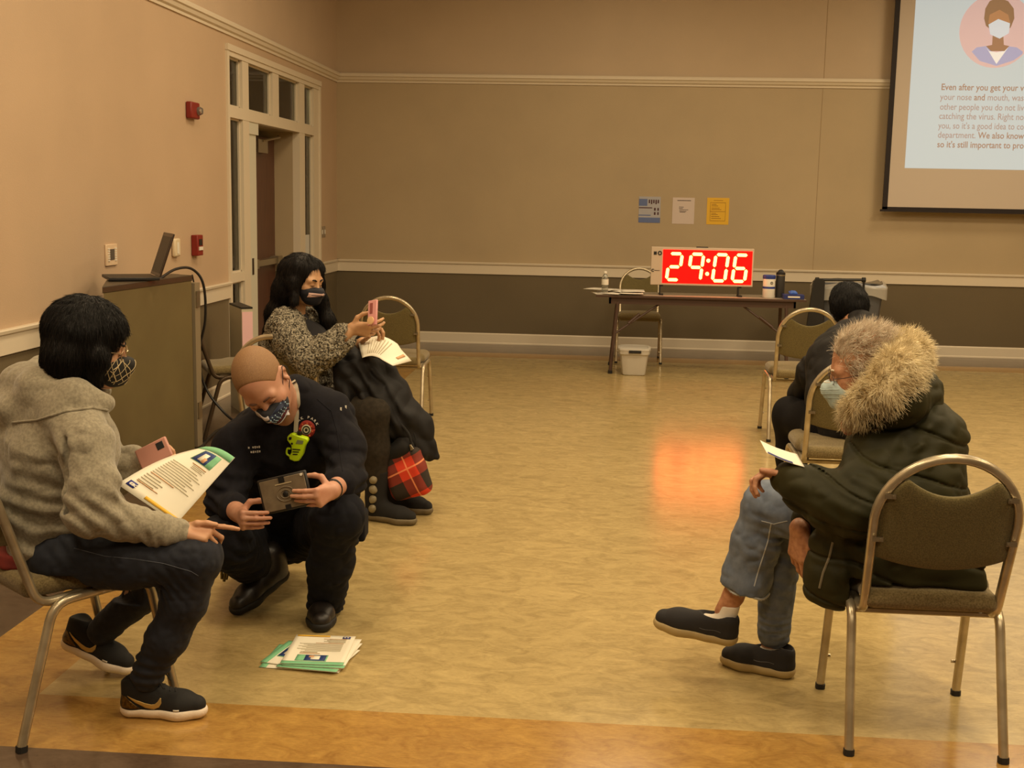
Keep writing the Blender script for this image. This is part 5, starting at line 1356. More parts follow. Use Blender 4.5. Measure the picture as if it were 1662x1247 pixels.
    pts = drape(h, [P(a, b, 3.85) for a, b in ((476, 618), (480, 626), (483, 640), (484, 655), (482, 670), (481, 685), (480, 702))], None, .004, 1.0)
    strap_band(pts, .016, .002, V(0, -1, .2), 'strap', M_REFL, rt)
    if len(pts) > 3: strap_band([p+V(0, -.003, 0) for p in pts[2:4]], .026, .006, V(0, -1, .2), 'strap_clip', M_BLK, rt)
    rc = vhit(h, P(484, 724, 3.9))
    if rc is None: rc = P(484, 724, 4.3)
    rc = rc+V(0, -.022, 0); Rm = axes(V(0, -.25, -.97)*-1, V(0, -.97, .2)); ax, ay = nrm(V(.98, 0, -.18)), nrm(V(.16, -.12, .97)); az = nrm(np.cross(ax, ay))
    out = [(-.030, .046), (-.020, .052), (.038, .046), (.043, .036), (.034, .015), (.030, -.02), (.018, -.048), (.002, -.054), (-.018, -.050), (-.022, -.040), (-.014, -.02), (-.018, .005), (-.036, .022), (-.038, .036)]
    MB().prism(out, rc-az*.012, ax, ay, az, .026).build('body', M_NEON, rt, bev=.004)
    f0 = rc+az*.0145
    m = MB(); m.prism([(-.002, .018), (.024, .022), (.026, .036), (.002, .034)], f0, ax, ay, az, .001); m.build('display', mat('radio_grey', (120, 130, 90), rough=.4), rt, smooth=False)
    m = MB()
    for i in range(3): m.prism([(-.012+.002*i, -.008-.010*i), (.018-.004*i, -.004-.010*i), (.018-.004*i, .000-.010*i), (-.012+.002*i, -.004-.010*i)], f0, ax, ay, az, .001)
    m.prism([(-.030, .026), (-.020, .030), (-.020, .040), (-.030, .038)], f0, ax, ay, az, .001); m.tube([f0+ax*-.016+ay*.015, f0+ax*-.016+ay*.015+az*.002], .004, n=10)
    m.build('speaker_slots', M_BLK, rt, smooth=False)
    MB().tube([rc+ax*.004+ay*.052+V(0, 0, 0), rc+ax*.004+ay*.062], .010, n=10).build('swivel', M_BLK, rt)
    MB().tube(bez([rc-ax*.022-ay*.012, rc-ax*.034-ay*.014, rc-ax*.034-ay*.034, rc-ax*.022-ay*.040], 5), .004, n=6).build('side_lever', M_NEON, rt)
    return t
firefighter()
# the tablet he holds
tc = P(463, 800, 4.055)
tt = thing('tablet', 'tablet in rugged grey case held up in both hands of the crouching person', 'tablet', tc)
tx = nrm(P(505, 766, 4.05)-P(419, 786, 4.07)); ty = V(-.08, .12, 1); ty = nrm(ty-tx*(ty@tx)); tz = np.cross(tx, ty)
TR = np.stack([tx, ty, tz], 1)
M_TCASE = mat('grey_tablet_case', (118, 104, 84), rough=.5, noise=30, rgb2=(104, 90, 72))
MB().box(tc, (.186, .124, .012), TR).build('rugged_frame', M_BLK, tt, bev=.005)
MB().box(tc+tz*.006, (.170, .110, .004), TR).build('back_shell', M_TCASE, tt, bev=.002)
m = MB()
for r_ in (.030, .017): m.tube([tc+tz*.0085+tx*(.004+r_*1.1*math.cos(a))+ty*(-.004+r_*.85*math.sin(a)) for a in np.linspace(0, 2*math.pi, 26)[:-1]], .0022, closed=True, n=6)
m.build('grip_ring', M_TCASE, tt)
MB().lathe([(.010, 0), (.010, .003), (.006, .005)], tc+tz*.008+tx*.004-ty*.004, 16, R=TR).build('grip_hub', M_BLK, tt)
MB().box(tc+tz*.009+tx*.004+ty*.033, (.062, .004, .002), TR).build('light_bar', mat('pale_label', (176, 160, 128), rough=.5), tt, smooth=False)
m = MB().box(tc+tz*.009+tx*.0+ty*.048, (.022, .022, .003), TR).box(tc+tz*.009+tx*.004-ty*.050, (.020, .018, .003), TR); m.each('strap_lug', M_BLK, tt, smooth=False)
MB().box(tc-tz*.0066, (.165, .105, .001), TR).build('display', M_BLK, tt, smooth=False)
MB().lathe([(.005, 0), (.005, .002)], tc+tz*.0085+tx*.076+ty*.05, 12, R=TR).build('camera_window', M_WHITE, tt)

# ================================================================== woman with the phone
M_BOUC = mat('grey_boucle_knit', (158, 150, 132), rough=.98, spec=.1, noise=120, rgb2=(46, 42, 36), bump=(120, 1.0, .006), ramp=(.38, .60), detail=3)
M_LEGG = mat('charcoal_leggings', (50, 44, 36), rough=.95, spec=.2, noise=50, rgb2=(40, 35, 28), bump=(300, .3, .001))
M_SUEDE = mat('black_suede', (18, 15, 13), rough=.9, noise=60, rgb2=(18, 16, 14)); M_GUM = mat('grey_boot_sole', (104, 92, 68), rough=.7)
M_BTOP = mat('black_top', (24, 22, 26), rough=.85)
def woman_phone():
    t = thing('person', 'seated person in fuzzy grey cardigan holding a pink phone', 'person', (-1.5, 6.1, 0))
    Fh, Uh = nrm(V(.84, -.40, -.20)), nrm(V(.12, -.05, 1)); hc = P(493, 451, 6.02); neck = P(478, 522, 6.06)
    shN, elN, wrN = P(460, 528, 5.90), P(512, 590, 5.78), P(570, 534, 5.84)
    shF, elF, wrF = P(508, 520, 6.22), P(545, 590, 6.20), P(588, 556, 6.02)
    pel, ch = P(488, 648, 6.10), P(474, 562, 6.07)
    hN, kN, aN = P(510, 660, 6.0), P(605, 672, 5.84), P(611, 792, 5.86)
    hF, kF, aF = P(520, 655, 6.2), P(622, 664, 6.06), P(640, 785, 6.08)
    s = SDF((-1.95, 5.55, .0), (-.75, 6.5, 1.42), .0048)
    T, A = head(s, hc, Fh, Uh, .97, neck, nr=(.045, .05))
    s.cone(pel, ch, .10, .10, .04); s.cone(ch, neck, .09, .045, .04)
    for a, b, c in ((shN, elN, wrN), (shF, elF, wrF)): s.chain([a-V(0, 0, .03), b, c], [.04, .036, .024], .02)
    for a, b, c in ((hN, kN, aN), (hF, kF, aF)): s.chain([a, b, c], [.06, .05, .036], .02)
    hand(s, wrN, V(.88, -.10, .0), V(.05, .9, .25), V(.0, -.15, 1), curl=[(20, 30, 20), (28, 36, 22), (34, 40, 24), (40, 42, 24)], sc=1.0, fa=elN*.2+wrN*.8, thumb=(V(.45, -.1, .9), V(.8, .0, .5), V(.95, .0, .25)), spread=.12)
    hand(s, wrF, V(.75, -.3, .05), V(.1, -.2, 1), V(.1, -.9, .1), curl=38, sc=1.0, fa=elF*.2+wrF*.8)
    seat_cut(s, (-1.62, 6.13), 0, .50)
    s.build('body', M_SKIN_C, t)
    brows(T, A, M_HAIRB, t, .0036)
    mask(t, T, A, mat('mask_dark_navy', (22, 22, 32), rough=.8), 'eagle')
    h = SDF((-1.98, 5.58, .45), (-.9, 6.5, 1.2), .005)
    h.chain([P(500, 640, 6.08), P(488, 600, 6.08), P(474, 555, 6.07), P(474, 522, 6.06)], [.150, .145, .148, .085], .05, sq=((-.3, .95, 0), 1.15))
    h.chain([P(462, 530, 5.94), P(472, 555, 5.84), P(500, 584, 5.78), P(525, 572, 5.79), P(556, 548, 5.83)], [.095, .088, .082, .078, .066], .03)
    h.chain([P(505, 525, 6.2), P(530, 570, 6.2), P(568, 568, 6.06)], [.085, .07, .055], .03)
    h.cone(P(560, 546, 5.83), P(600, 522, 5.86), .045, .052, .01, mode='s')
    h.ell(P(520, 545, 6.02), (.09, .07, .15), None, .03, 's')
    h.cone(P(478, 520, 6.06), P(490, 480, 6.05), .055, .08, .01, mode='s')
    h.noise(.010, 12, 5); h.noise(.007, 55, 8); h.noise(.005, 110, 9)
    h.build('cardigan', M_BOUC, t)
    r = SDF((-1.95, 5.7, .5), (-.95, 6.45, 1.2), .006); r.chain([P(505, 630, 6.08), P(500, 560, 6.07), P(484, 524, 6.06)], [.115, .115, .060], .03); r.noise(.004, 18); r.build('black_top', M_BTOP, t)
    j = SDF((-1.85, 5.6, .12), (-.8, 6.5, .8), .0055)
    j.cone(P(490, 655, 6.10), P(515, 655, 6.08), .125, .12, .05); j.chain([hN, P(565, 664, 5.92), kN, P(607, 728, 5.85), aN], [.105, .098, .086, .074, .058], .03); j.chain([hF, kF, aF], [.10, .082, .056], .03)
    seat_cut(j, (-1.62, 6.13), 0); j.cut((0, 0, .215), V(0, 0, -1), .004); j.noise(.004, 12, 3); j.folds(kN+V(-.05, 0, -.06), V(1, 0, 1), .05, .004, .03)
    j.build('leggings', M_LEGG, t)
    for i, (H, F) in enumerate(((V(aN[0], aN[1], 0)-V(.95, -.30, 0)*.056, V(.95, -.30, 0)), (V(aF[0], aF[1], 0)-V(.94, -.33, 0)*.056, V(.94, -.33, 0)))):
        up, TT, AA, o = shoe(t, H, F, V(0, 0, 1), .285, M_SUEDE, M_GUM, 'boot', 'boot', hi=.12, w=1.05, res=.0045)
        if i == 0:
            mbt = mat('taupe_button', (128, 118, 92), rough=.6)
            for q in range(4):
                z = .070+.050*q
                c_ = hit(up, TT(.14, .060+.004*q, z), -AA[:, 0], .25)
                if c_ is not None: s2 = SDF(c_-.04, c_+.04, .004); s2.ell(c_, (.020, .016, .022)); s2.noise(.003, 50, q); s2.build('toggle_bow', mbt, o)
    # long dark hair
    hh = SDF((-2.0, 5.75, .75), (-1.15, 6.4, 1.45), .0045)
    hh.ell(T(0, -.022, .028), (.088, .106, .094), A, .02)
    hh.chain([T(.045, -.05, .02), P(462, 470, 6.0), P(446, 508, 6.0), P(432, 546, 6.02)], [.066, .056, .042, .022], .04)
    hh.chain([T(-.01, -.06, .0), P(466, 480, 6.1), P(452, 525, 6.14), P(440, 556, 6.16)], [.074, .068, .058, .030], .04)
    hh.chain([T(.062, .0, .055), T(.086, .012, -.02), P(478, 490, 5.92)], [.045, .030, .022], .03)
    hh.chain([T(-.06, .02, .05), T(-.088, .025, -.03), P(520, 488, 6.12), P(532, 520, 6.12), P(536, 545, 6.1)], [.045, .032, .035, .034, .015], .03)
    hh.ell(T(0, .108, -.035), (.066, .074, .108), A, .010, 's')
    mh = mat('dark_brown_hair', (20, 14, 12), rough=.55, spec=.25, noise=30, rgb2=(11, 8, 7))
    hh.noise(.003, 60, 3, stretch=(1, 1, .12)); ho = hh.build('hair', mh, t); comb_hair(hh, ho, hc, A, 12000, .034, mh, 5, down=(-.12, 0, -1))
    return t
woman_phone()
pc_ = P(605, 508, 5.80)
pt = thing('smartphone', 'pink smartphone held up by the person in the fuzzy cardigan', 'phone', pc_)
ax, ay = nrm(V(.85, -.5, .18)), nrm(V(.28, .1, .95)); ay = nrm(ay-ax*(ax@ay)); az = np.cross(ax, ay); PR = np.stack([ax, ay, az], 1)
M_PINK = mat('rose_phone_case', (222, 160, 160), rough=.4)
MB().box(pc_, (.058, .125, .010), PR).build('case', M_PINK, pt, bev=.004)
MB().box(pc_-ax*.006+ay*.022+az*.0055, (.018, .052, .002), PR).build('camera_strip', mat('dark_rose', (150, 84, 80), rough=.3), pt, smooth=False)
MB().lathe([(.004, 0), (.004, .012), (.020, .014), (.020, .019), (.016, .020)], pc_+ax*.006-ay*.042+az*.004, 20, R=PR).build('grip_disc', mat('cream_disc', (226, 186, 140), rough=.5), pt)

# handout lying on her lap
def sheet(name, fn, mats, els, label, cat, group=None, thick=.0012):
    """curved sheet of paper: fn(u, v) -> point; els = (material index, u0, u1, v0, v1) printed areas"""
    m = MB(); m.grid(fn, 14, 14)
    for ei, (mi, u0, u1, v0, v1) in enumerate(els):
        def q(u, v): 
            a, b = u0+(u1-u0)*u, v0+(v1-v0)*v; p = fn(a, b); n = np.cross(fn(a+.01, b)-p, fn(a, b+.01)-p); return p+nrm(n)*(thick*.5+.0008+.0002*min(ei, 9))
        m.grid(q, max(2, int(abs(u1-u0)*14)+2), max(2, int(abs(v1-v0)*14)+2), mi)
    o = m.build(name, mats, angle=180); md = o.modifiers.new('thick', 'SOLIDIFY'); md.thickness = thick; md.offset = 0
    return tag(o, label, cat, group)
M_GREEN = mat('flyer_green', (120, 184, 140), rough=.6); M_FBLUE = mat('flyer_blue', (24, 52, 108), rough=.6); M_FYEL = mat('flyer_yellow', (226, 176, 50), rough=.6); M_FTXT = mat('flyer_text', (188, 178, 152), rough=.8); M_FW = mat('flyer_white', (232, 226, 208), rough=.55); M_SKP = mat('printed_skin', (196, 150, 110), rough=.6); M_FB2 = mat('logo_blue', (36, 44, 120), rough=.6); M_FTR = mat('flyer_rust_text', (200, 156, 116), rough=.8)
FM = [M_FW, M_FTXT, M_FTR, M_GREEN, M_FBLUE, M_FYEL, M_FB2, M_SKP]
def lapf(u, v):
    a = P(582+6*u, 558+23*u, 5.98-.16*u); b = P(646-30*u, 562+20*u, 5.98-.16*u); c_ = P(668-30*u, 586+8*u, 5.98-.16*u)
    p = a*(1-v/.7)+b*(v/.7) if v < .7 else b*(1-(v-.7)/.3)+c_*((v-.7)/.3)
    return p+V(0, 0, .045*math.sin(math.pi*min(1, v/.75))*(1-.75*u))
sheet('handout', lapf, FM, [(1, .15, .85, .2+.06*i, .215+.06*i) for i in range(8)]+[(2, .1, .5, .85, .9)], 'curled white handout on the lap beside the pink phone', 'paper')

# her black coat and the plaid bag
ct = thing('coat', 'black padded coat draped over the lap and hanging beside the boots', 'coat', P(650, 740, 5.9))
c = SDF((-1.55, 5.5, .18), (-.6, 6.5, 1.05), .0055); sq = (nrm(V(.75, 0, .62)), 1.0)
c.chain([P(562, 568, 5.98), P(580, 600, 5.92), P(605, 640, 5.90), P(650, 690, 5.92), P(682, 735, 5.95)], [.055, .085, .085, .075, .05], .04)
c.chain([P(590, 556, 6.1), P(610, 590, 6.04), P(645, 640, 6.0), P(680, 690, 6.0), P(702, 742, 6.0)], [.05, .07, .075, .065, .032], .04)
c.chain([P(555, 600, 5.86), P(562, 640, 5.86)], [.05, .06], .04)
c.cut(P(700, 752, 5.95), V(.25, 0, -1), .01); c.noise(.012, 7, 21); c.noise(.008, 16, 4, ridge=True); c.folds(P(620, 650, 5.8), V(.8, 0, .6), .25, .012, .07, 3)
c.build('shell', mat('black_coat_nylon', (22, 20, 21), rough=.7, spec=.3, noise=8, rgb2=(15, 13, 14)), ct)
mb = MB(); pts = drape(c, [P(a, b, 5.4) for a, b in ((640, 640), (662, 668), (680, 700), (698, 728))], None, .0, 1.2)
if len(pts) > 2 and False: mb.tube(bez(pts, 6), .004, n=6)
# bag
bg = thing('plaid_bag', 'red and black plaid handbag leaning by the black boots', 'bag', P(660, 820, 5.98))
def plaid():
    m = bpy.data.materials.new('red_plaid'); m.use_nodes = True; nt = m.node_tree; b = nt.nodes['Principled BSDF']; b.inputs['Roughness'].default_value = .8
    tc_ = nt.nodes.new('ShaderNodeTexCoord'); mp = nt.nodes.new('ShaderNodeMapping'); mp.inputs['Rotation'].default_value = (0, .50, 0); nt.links.new(tc_.outputs['Object'], mp.inputs[0])
    sp_ = nt.nodes.new('ShaderNodeSeparateXYZ'); nt.links.new(mp.outputs[0], sp_.inputs[0])
    def M(op, a, bb=None):
        n = nt.nodes.new('ShaderNodeMath'); n.operation = op
        for i, q in enumerate((a, bb)):
            if q is None: continue
            if isinstance(q, (int, float)): n.inputs[i].default_value = q
            else: nt.links.new(q, n.inputs[i])
        return n.outputs[0]
    def bands(v, off):
        f = M('FRACT', M('ADD', M('MULTIPLY', v, 5.6), off)); return M('GREATER_THAN', f, .55), M('LESS_THAN', M('ABSOLUTE', M('SUBTRACT', f, .28)), .022)
    bx, lx = bands(sp_.outputs['X'], .55); bz, lz = bands(sp_.outputs['Z'], .25)
    s_ = M('MULTIPLY', M('ADD', bx, bz), .5); r = nt.nodes.new('ShaderNodeValToRGB'); r.color_ramp.interpolation = 'CONSTANT'; e = r.color_ramp.elements
    e[0].color = (*lin((206, 56, 26)), 1); e[1].position = .4; e[1].color = (*lin((122, 40, 24)), 1); q = e.new(.9); q.color = (*lin((38, 28, 18)), 1)
    nt.links.new(s_, r.inputs[0]); mx = nt.nodes.new('ShaderNodeMix'); mx.data_type = 'RGBA'; nt.links.new(M('MULTIPLY', M('MAXIMUM', lx, lz), .7), mx.inputs['Factor']); nt.links.new(r.outputs[0], mx.inputs['A']); mx.inputs['B'].default_value = (*lin((240, 150, 100)), 1); nt.links.new(mx.outputs['Result'], b.inputs['Base Color'])
    return m
bgc = P(661, 768, 5.88); BR = axes(V(0, 1, 0), V(-.30, 0, 1)); BR = rotz(-.2)@BR
b_ = SDF(bgc-.3, bgc+.3, .005)
b_.box(bgc, (.093, .045, .118), BR, .03); b_.box(bgc-BR[:, 2]*.03, (.100, .055, .085), BR, .04, .03)
b_.noise(.003, 12); b_.build('body', plaid(), bg)
b2 = SDF(bgc-.35, bgc+.35, .005); b2.box(bgc+BR[:, 2]*.122+BR[:, 0]*-.015, (.080, .048, .030), BR, .025); b2.cone(bgc+BR[:, 2]*.10-BR[:, 0]*.07, bgc+BR[:, 2]*.135+BR[:, 0]*.02, .05, .05, .02); b2.noise(.005, 20); b2.build('black_top', M_SUEDE, bg)
for yy in (-.03, .03):
    MB().tube(bez([bgc+BR[:, 0]*-.05+BR[:, 2]*.12+BR[:, 1]*yy, bgc+BR[:, 0]*-.035+BR[:, 2]*.23+BR[:, 1]*yy, bgc+BR[:, 0]*.03+BR[:, 2]*.26+BR[:, 1]*yy, bgc+BR[:, 0]*.075+BR[:, 2]*.19+BR[:, 1]*yy, bgc+BR[:, 0]*.07+BR[:, 2]*.10+BR[:, 1]*yy], 8), .007, n=8).build('handle', M_SUEDE, bg)
MB().tube([bgc+BR[:, 0]*.072+BR[:, 2]*.11-BR[:, 1]*.04, bgc+BR[:, 0]*.074+BR[:, 2]*.14-BR[:, 1]*.04], .006, n=8).build('metal_ring', M_STEEL, bg)
MB().tube([bgc+V(.025, -.06, .155), bgc+V(.04, -.06, .135)], .003).build('zip_pull', M_STEEL, bg)

# ================================================================== bent man in black
M_JKT = mat('black_softshell', (30, 27, 25), rough=.8, spec=.3, noise=20, rgb2=(22, 19, 18)); M_BPANT = mat('black_trousers', (17, 14, 15), rough=.9, spec=.2)
def bent_man():
    t = thing('person', 'seated person in black jacket seen from behind, bent far forward', 'person', (1.15, 6.0, 0))
    Fh, Uh = nrm(V(.10, .74, -.66)), nrm(V(-.14, .6, .75)); hc = P(1378, 500, 6.40); neck = P(1398, 540, 6.20)
    s = SDF((.75, 5.6, 0), (1.75, 7.1, 1.3), .006)
    T, A = head(s, hc, Fh, Uh, 1.0, neck, nr=(.055, .06))
    pel, ch = P(1390, 695, 5.92), P(1380, 610, 6.08)
    shL, shR = P(1326, 590, 6.26), P(1448, 575, 6.20)
    hL, kL, aL = P(1350, 700, 6.0), P(1286, 676, 6.36), P(1284, 800, 6.42)
    hR, kR, aR = P(1430, 700, 6.0), P(1410, 690, 6.45), P(1410, 800, 6.5)
    s.cone(pel, ch, .10, .11, .04); s.cone(ch, neck, .10, .055, .04)
    eL, wL = P(1302, 640, 6.42), P(1340, 690, 6.60); eR, wR = P(1450, 650, 6.40), P(1400, 690, 6.6)
    for a, b, c in ((shL, eL, wL), (shR, eR, wR)): s.chain([a, b, c], [.045, .04, .026], .02)
    hand(s, wL, V(.3, .7, -.3), V(.6, .1, -.6), V(.2, .3, 1), curl=30); hand(s, wR, V(-.3, .7, -.3), V(-.6, .1, -.6), V(-.2, .3, 1), curl=30)
    for a, b, c in ((hL, kL, aL), (hR, kR, aR)): s.chain([a, b, c], [.06, .05, .038], .02)
    s.build('body', M_SKIN_A, t)
    h = SDF((.75, 5.6, .42), (1.8, 6.9, 1.2), .0055)
    h.chain([P(1392, 700, 5.92), P(1383, 645, 5.97), P(1380, 590, 6.10), P(1394, 552, 6.18)], [.155, .170, .172, .12], .06, sq=((1, 0.2, 0), 1.22))
    h.chain([P(1350, 585, 6.2), P(1322, 605, 6.28), eL, wL], [.10, .088, .072, .05], .03); h.chain([P(1420, 570, 6.18), shR, eR, wR], [.10, .088, .072, .05], .03)
    h.cone(P(1398, 548, 6.20), P(1396, 524, 6.28), .088, .076, .02)
    h.noise(.008, 8, 3); h.noise(.004, 18, 4, ridge=True); h.folds(P(1330, 610, 6.2), V(1, 0, .6), .12, .008, .06, 3); h.folds(P(1400, 640, 5.8), V(.2, 0, 1), .12, .006, .06, 5)
    h.build('jacket', M_JKT, t)
    j = SDF((.75, 5.6, .04), (1.8, 6.95, .8), .006)
    j.cone(hL, hR, .13, .13, .05); j.chain([hL, kL, (kL+aL)/2, aL], [.115, .098, .078, .062], .04); j.chain([hR, kR, aR], [.115, .098, .062], .04)
    seat_cut(j, (1.131, 5.85), 0); j.noise(.007, 10, 5); j.build('trousers', M_BPANT, t)
    for H, F in ((V(aL[0]+.01, aL[1]-.05, 0), V(-.15, 1, 0)), (V(aR[0], aR[1]-.05, 0), V(0, 1, 0))): shoe(t, H, F, V(0, 0, 1), .29, M_SUEDE, M_RUBB, 'shoe', 'shoe', res=.006)
    hh = SDF(hc-.2, hc+.2, .005); hh.ell(T(0, -.015, .026), (.090, .112, .104), A, .02); hh.ell(T(0, -.045, -.02), (.080, .062, .080), A, .06)
    hh.ell(T(0, .105, -.045), (.07, .075, .09), A, .01, 's'); hh.noise(.003, 30, 3)
    for x in (-1, 1): hh.ell(T(x*.085, -.002, -.03), (.022, .024, .032), A, .008, 's')
    ho = hh.build('hair', M_HAIRB, t); comb_hair(hh, ho, hc, A, 5000, .035, M_HAIRB, 8, wd=.0012)
    mask(t, T, A, mat('plain_mask', (60, 90, 110), rough=.8), 'plain')
    q = vhit(h, P(1452, 531, 5.5))
    if q is not None: MB().box(q-V(0, .003, 0), (.05, .004, .014), rotz(.2)).build('collar_tag', M_WHITE, t, bev=.002)
    return t
bent_man()

# ================================================================== man in the parka
M_PARKA = mat('dark_green_parka_nylon', (46, 43, 17), rough=.66, spec=.25, noise=7, rgb2=(35, 34, 13), bump=(30, .25, .004)); M_LJEAN = mat('light_blue_denim', (112, 122, 138), rough=.85, noise=26, rgb2=(86, 96, 114), bump=(350, .3, .001), ramp=(.3, .7))
M_SLIP = mat('black_canvas', (32, 30, 32), rough=.85, bump=(260, .3, .001)); M_SOLEC = mat('cream_rubber_sole', (168, 148, 104), rough=.6); M_SOCK = mat('white_sock', (214, 204, 188), rough=.9, bump=(200, .3, .001))
M_FUR = mat('fur_beige', (240, 226, 188), rough=.8, noise=30, rgb2=(190, 168, 124), ramp=(.3, .7)); M_GHAIR = mat('grey_hair', (236, 224, 204), rough=.6, noise=40, rgb2=(186, 166, 140))
def man_parka():
    t = thing('person', 'seated person in dark green parka with fur hood and light jeans', 'person', (.97, 3.8, 0))
    Fh, Uh = nrm(V(-.95, .10, -.24)), nrm(V(-.20, -.05, 1)); hc = P(1402, 594, 3.82); neck = P(1448, 672, 3.82)
    pel, ch = P(1468, 872, 3.80), P(1466, 760, 3.80)
    shN, elN, wrN = P(1432, 728, 3.70), P(1396, 828, 3.61), P(1286, 775, 3.72)
    shF, elF, wrF = P(1470, 705, 4.0), P(1376, 800, 3.96), P(1298, 856, 3.76)
    hU, kU, aU = P(1420, 872, 3.78), P(1246, 822, 3.98), P(1190, 968, 4.02)
    hL, kL, aL = P(1430, 880, 3.94), P(1270, 856, 4.10), P(1252, 1050, 4.10)
    s = SDF((.25, 3.3, .0), (1.35, 4.4, 1.32), .004)
    T, A = head(s, hc, Fh, Uh, 1.02, neck, nr=(.052, .055))
    s.cone(pel, ch, .10, .11, .04); s.cone(ch, neck, .10, .05, .04)
    for a, b, c in ((shN, elN, wrN), (shF, elF, wrF)): s.chain([a-V(0, 0, .02), b, c], [.045, .04, .026], .02)
    hand(s, wrN, V(-.92, -.05, .12), V(.1, -.25, -.95), V(-.15, .9, .1)*-1, curl=[(40, 50, 28), (44, 54, 28), (46, 56, 30), (48, 58, 30)], sc=.98, fa=elN*.25+wrN*.75, thumb=(V(-.7, -.55, .35), V(-.95, -.1, .2), V(-.9, .25, .1)))
    hand(s, wrF, V(.03, -.02, -1), V(.75, .5, -.1), V(-.55, -.75, -.1), curl=[(14, 20, 12), (16, 22, 12), (18, 24, 14), (20, 26, 14)], sc=1.12, fa=elF*.25+wrF*.75, thumb=(V(.25, -.5, -.85), V(.25, -.25, -.95), V(.3, 0, -.95)), spread=.05)
    for a, b, c in ((hU, kU, aU), (hL, kL, aL)): s.chain([a, b, c], [.06, .052, .036], .02)
    s.cone(aU, aU+V(-.03, 0, -.055), .036, .030, .01)
    s.build('body', M_SKIN_E, t)
    brows(T, A, M_GHAIR, t, .003, lash=True)
    mask(t, T, A, mat('surgical_blue', (178, 198, 200), rough=.7), 'surgical')
    glasses(t, T, mat('brown_frame', (70, 46, 34), rough=.4), .023, .016)
    # parka
    h = SDF((.45, 3.3, .28), (1.45, 4.35, 1.16), .0048); sq = ((.1, 1, 0), 1.22)
    h.chain([P(1478, 925, 3.80), P(1474, 860, 3.80), P(1468, 790, 3.80), P(1462, 730, 3.82), P(1455, 690, 3.84)], [.165, .172, .178, .165, .105], .06, sq=sq)
    h.ell(P(1500, 700, 3.80), (.12, .15, .09), None, .06)
    arm = [P(1428, 740, 3.70), P(1416, 785, 3.64), P(1392, 820, 3.60), P(1350, 812, 3.63), P(1305, 792, 3.67), P(1284, 780, 3.70)]
    h.chain(arm, [.104, .100, .095, .085, .072, .060], .03)
    h.chain([P(1450, 730, 3.98), P(1400, 790, 3.98), P(1350, 826, 3.88), P(1314, 840, 3.80)], [.10, .085, .07, .056], .03)
    # skirt of the coat: over the thigh and hanging beside the seat
    h.chain([P(1440, 880, 3.74), P(1390, 900, 3.70), P(1350, 945, 3.68)], [.10, .088, .070], .05)
    h.cone(P(1382, 880, 3.68), P(1366, 965, 3.66), .075, .050, .04, sq=((1, 0, .1), 1.35)); h.cone(P(1338, 890, 3.70), P(1330, 955, 3.68), .05, .045, .04)
    h.cone(P(1400, 870, 3.85), P(1330, 890, 3.85), .11, .085, .04)
    h.cone(P(1440, 940, 3.68), P(1500, 940, 3.66), .055, .05, .05)
    h.box((.96, 3.585, .545), (.175, .06, .055), rotz(.04), .02, .03)
    seat_cut(h, (.985, 3.71), 0, .495)
    h.cut(P(1330, 992, 3.62), V(-.35, 0, -1), .01); h.cut(P(1300, 990, 3.62), V(-.9, 0, -.6), .01)
    # stitched quilting: soft tubes across body and sleeve
    i, p = h.band(6); dz = (p[:, 2]+.35*(p[:, 0]-1.0)+.05*vnoise(p*5, 3))/.115; f = np.abs(np.sin(math.pi*dz)); h.d[i] += (.006*(1-f**.5)+.006*np.exp(-(f/.13)**2)-.002).astype(np.float32)
    h.noise(.006, 9, 7); h.noise(.004, 22, 3, ridge=True)
    h.folds(elN, V(.6, 0, 1), .12, .006, .05, 2); h.folds(P(1480, 690, 3.6), V(.8, 0, -.6), .14, .005, .07, 4); h.folds(P(1360, 930, 3.5), V(1, 0, .2), .09, .008, .05, 4)
    h.cone(P(1300, 790, 3.65), P(1258, 768, 3.76), .034, .046, .006, mode='s'); h.cone(P(1448, 676, 3.84), P(1420, 640, 3.82), .06, .09, .01, mode='s')
    h.build('parka', M_PARKA, t)
    zp = drape(h, [P(a, b, 3.2) for a, b in ((1352, 880), (1346, 905), (1336, 930), (1330, 955))], None, .0, .9)
    if len(zp) > 2: MB().tube(bez(zp, 5), .004, n=6).build('pocket_zip', mat('zip_grey', (120, 112, 92), rough=.4), t)
    # hood bag behind the neck
    hd = SDF((.7, 3.4, .8), (1.4, 4.3, 1.3), .005)
    hd.chain([P(1420, 672, 3.66), P(1460, 650, 3.66), P(1484, 640, 3.80), P(1460, 640, 3.96), P(1415, 668, 3.98)], [.05, .070, .076, .070, .05], .05); hd.noise(.006, 12, 2); hd.noise(.004, 26, 3, ridge=True); hd.build('hood', M_PARKA, t)
    # fur trim: core plus strands
    fp = [P(1384, 676, 3.74), P(1404, 660, 3.67), P(1436, 636, 3.63), P(1456, 608, 3.65), P(1472, 582, 3.76), P(1468, 568, 3.90), P(1445, 574, 4.0), P(1420, 610, 4.02), P(1395, 650, 3.98)]
    fr_ = [.034, .046, .055, .058, .056, .052, .048, .044, .04]
    fu = SDF((.65, 3.45, .85), (1.35, 4.2, 1.35), .006); fu.chain(fp, fr_, .03); fu.ell(T(0, .02, -.02), (.085, .12, .11), A, .02, 's'); fu.noise(.006, 25, 2)
    fo = fu.build('fur_trim', M_FUR, t)
    vs, _ = fu.mesh(); rg2 = np.random.RandomState(3); ix = rg2.randint(0, len(vs), 15000); r0 = vs[ix]
    g = np.array([[sample(fu, q+e*.006)-sample(fu, q-e*.006) for e in np.eye(3)] for q in r0[:15000]]); g /= np.linalg.norm(g, axis=1)[:, None]+1e-6
    # hairs lie outward and sweep down along the roll
    flow = V(.25, -.2, -.2)
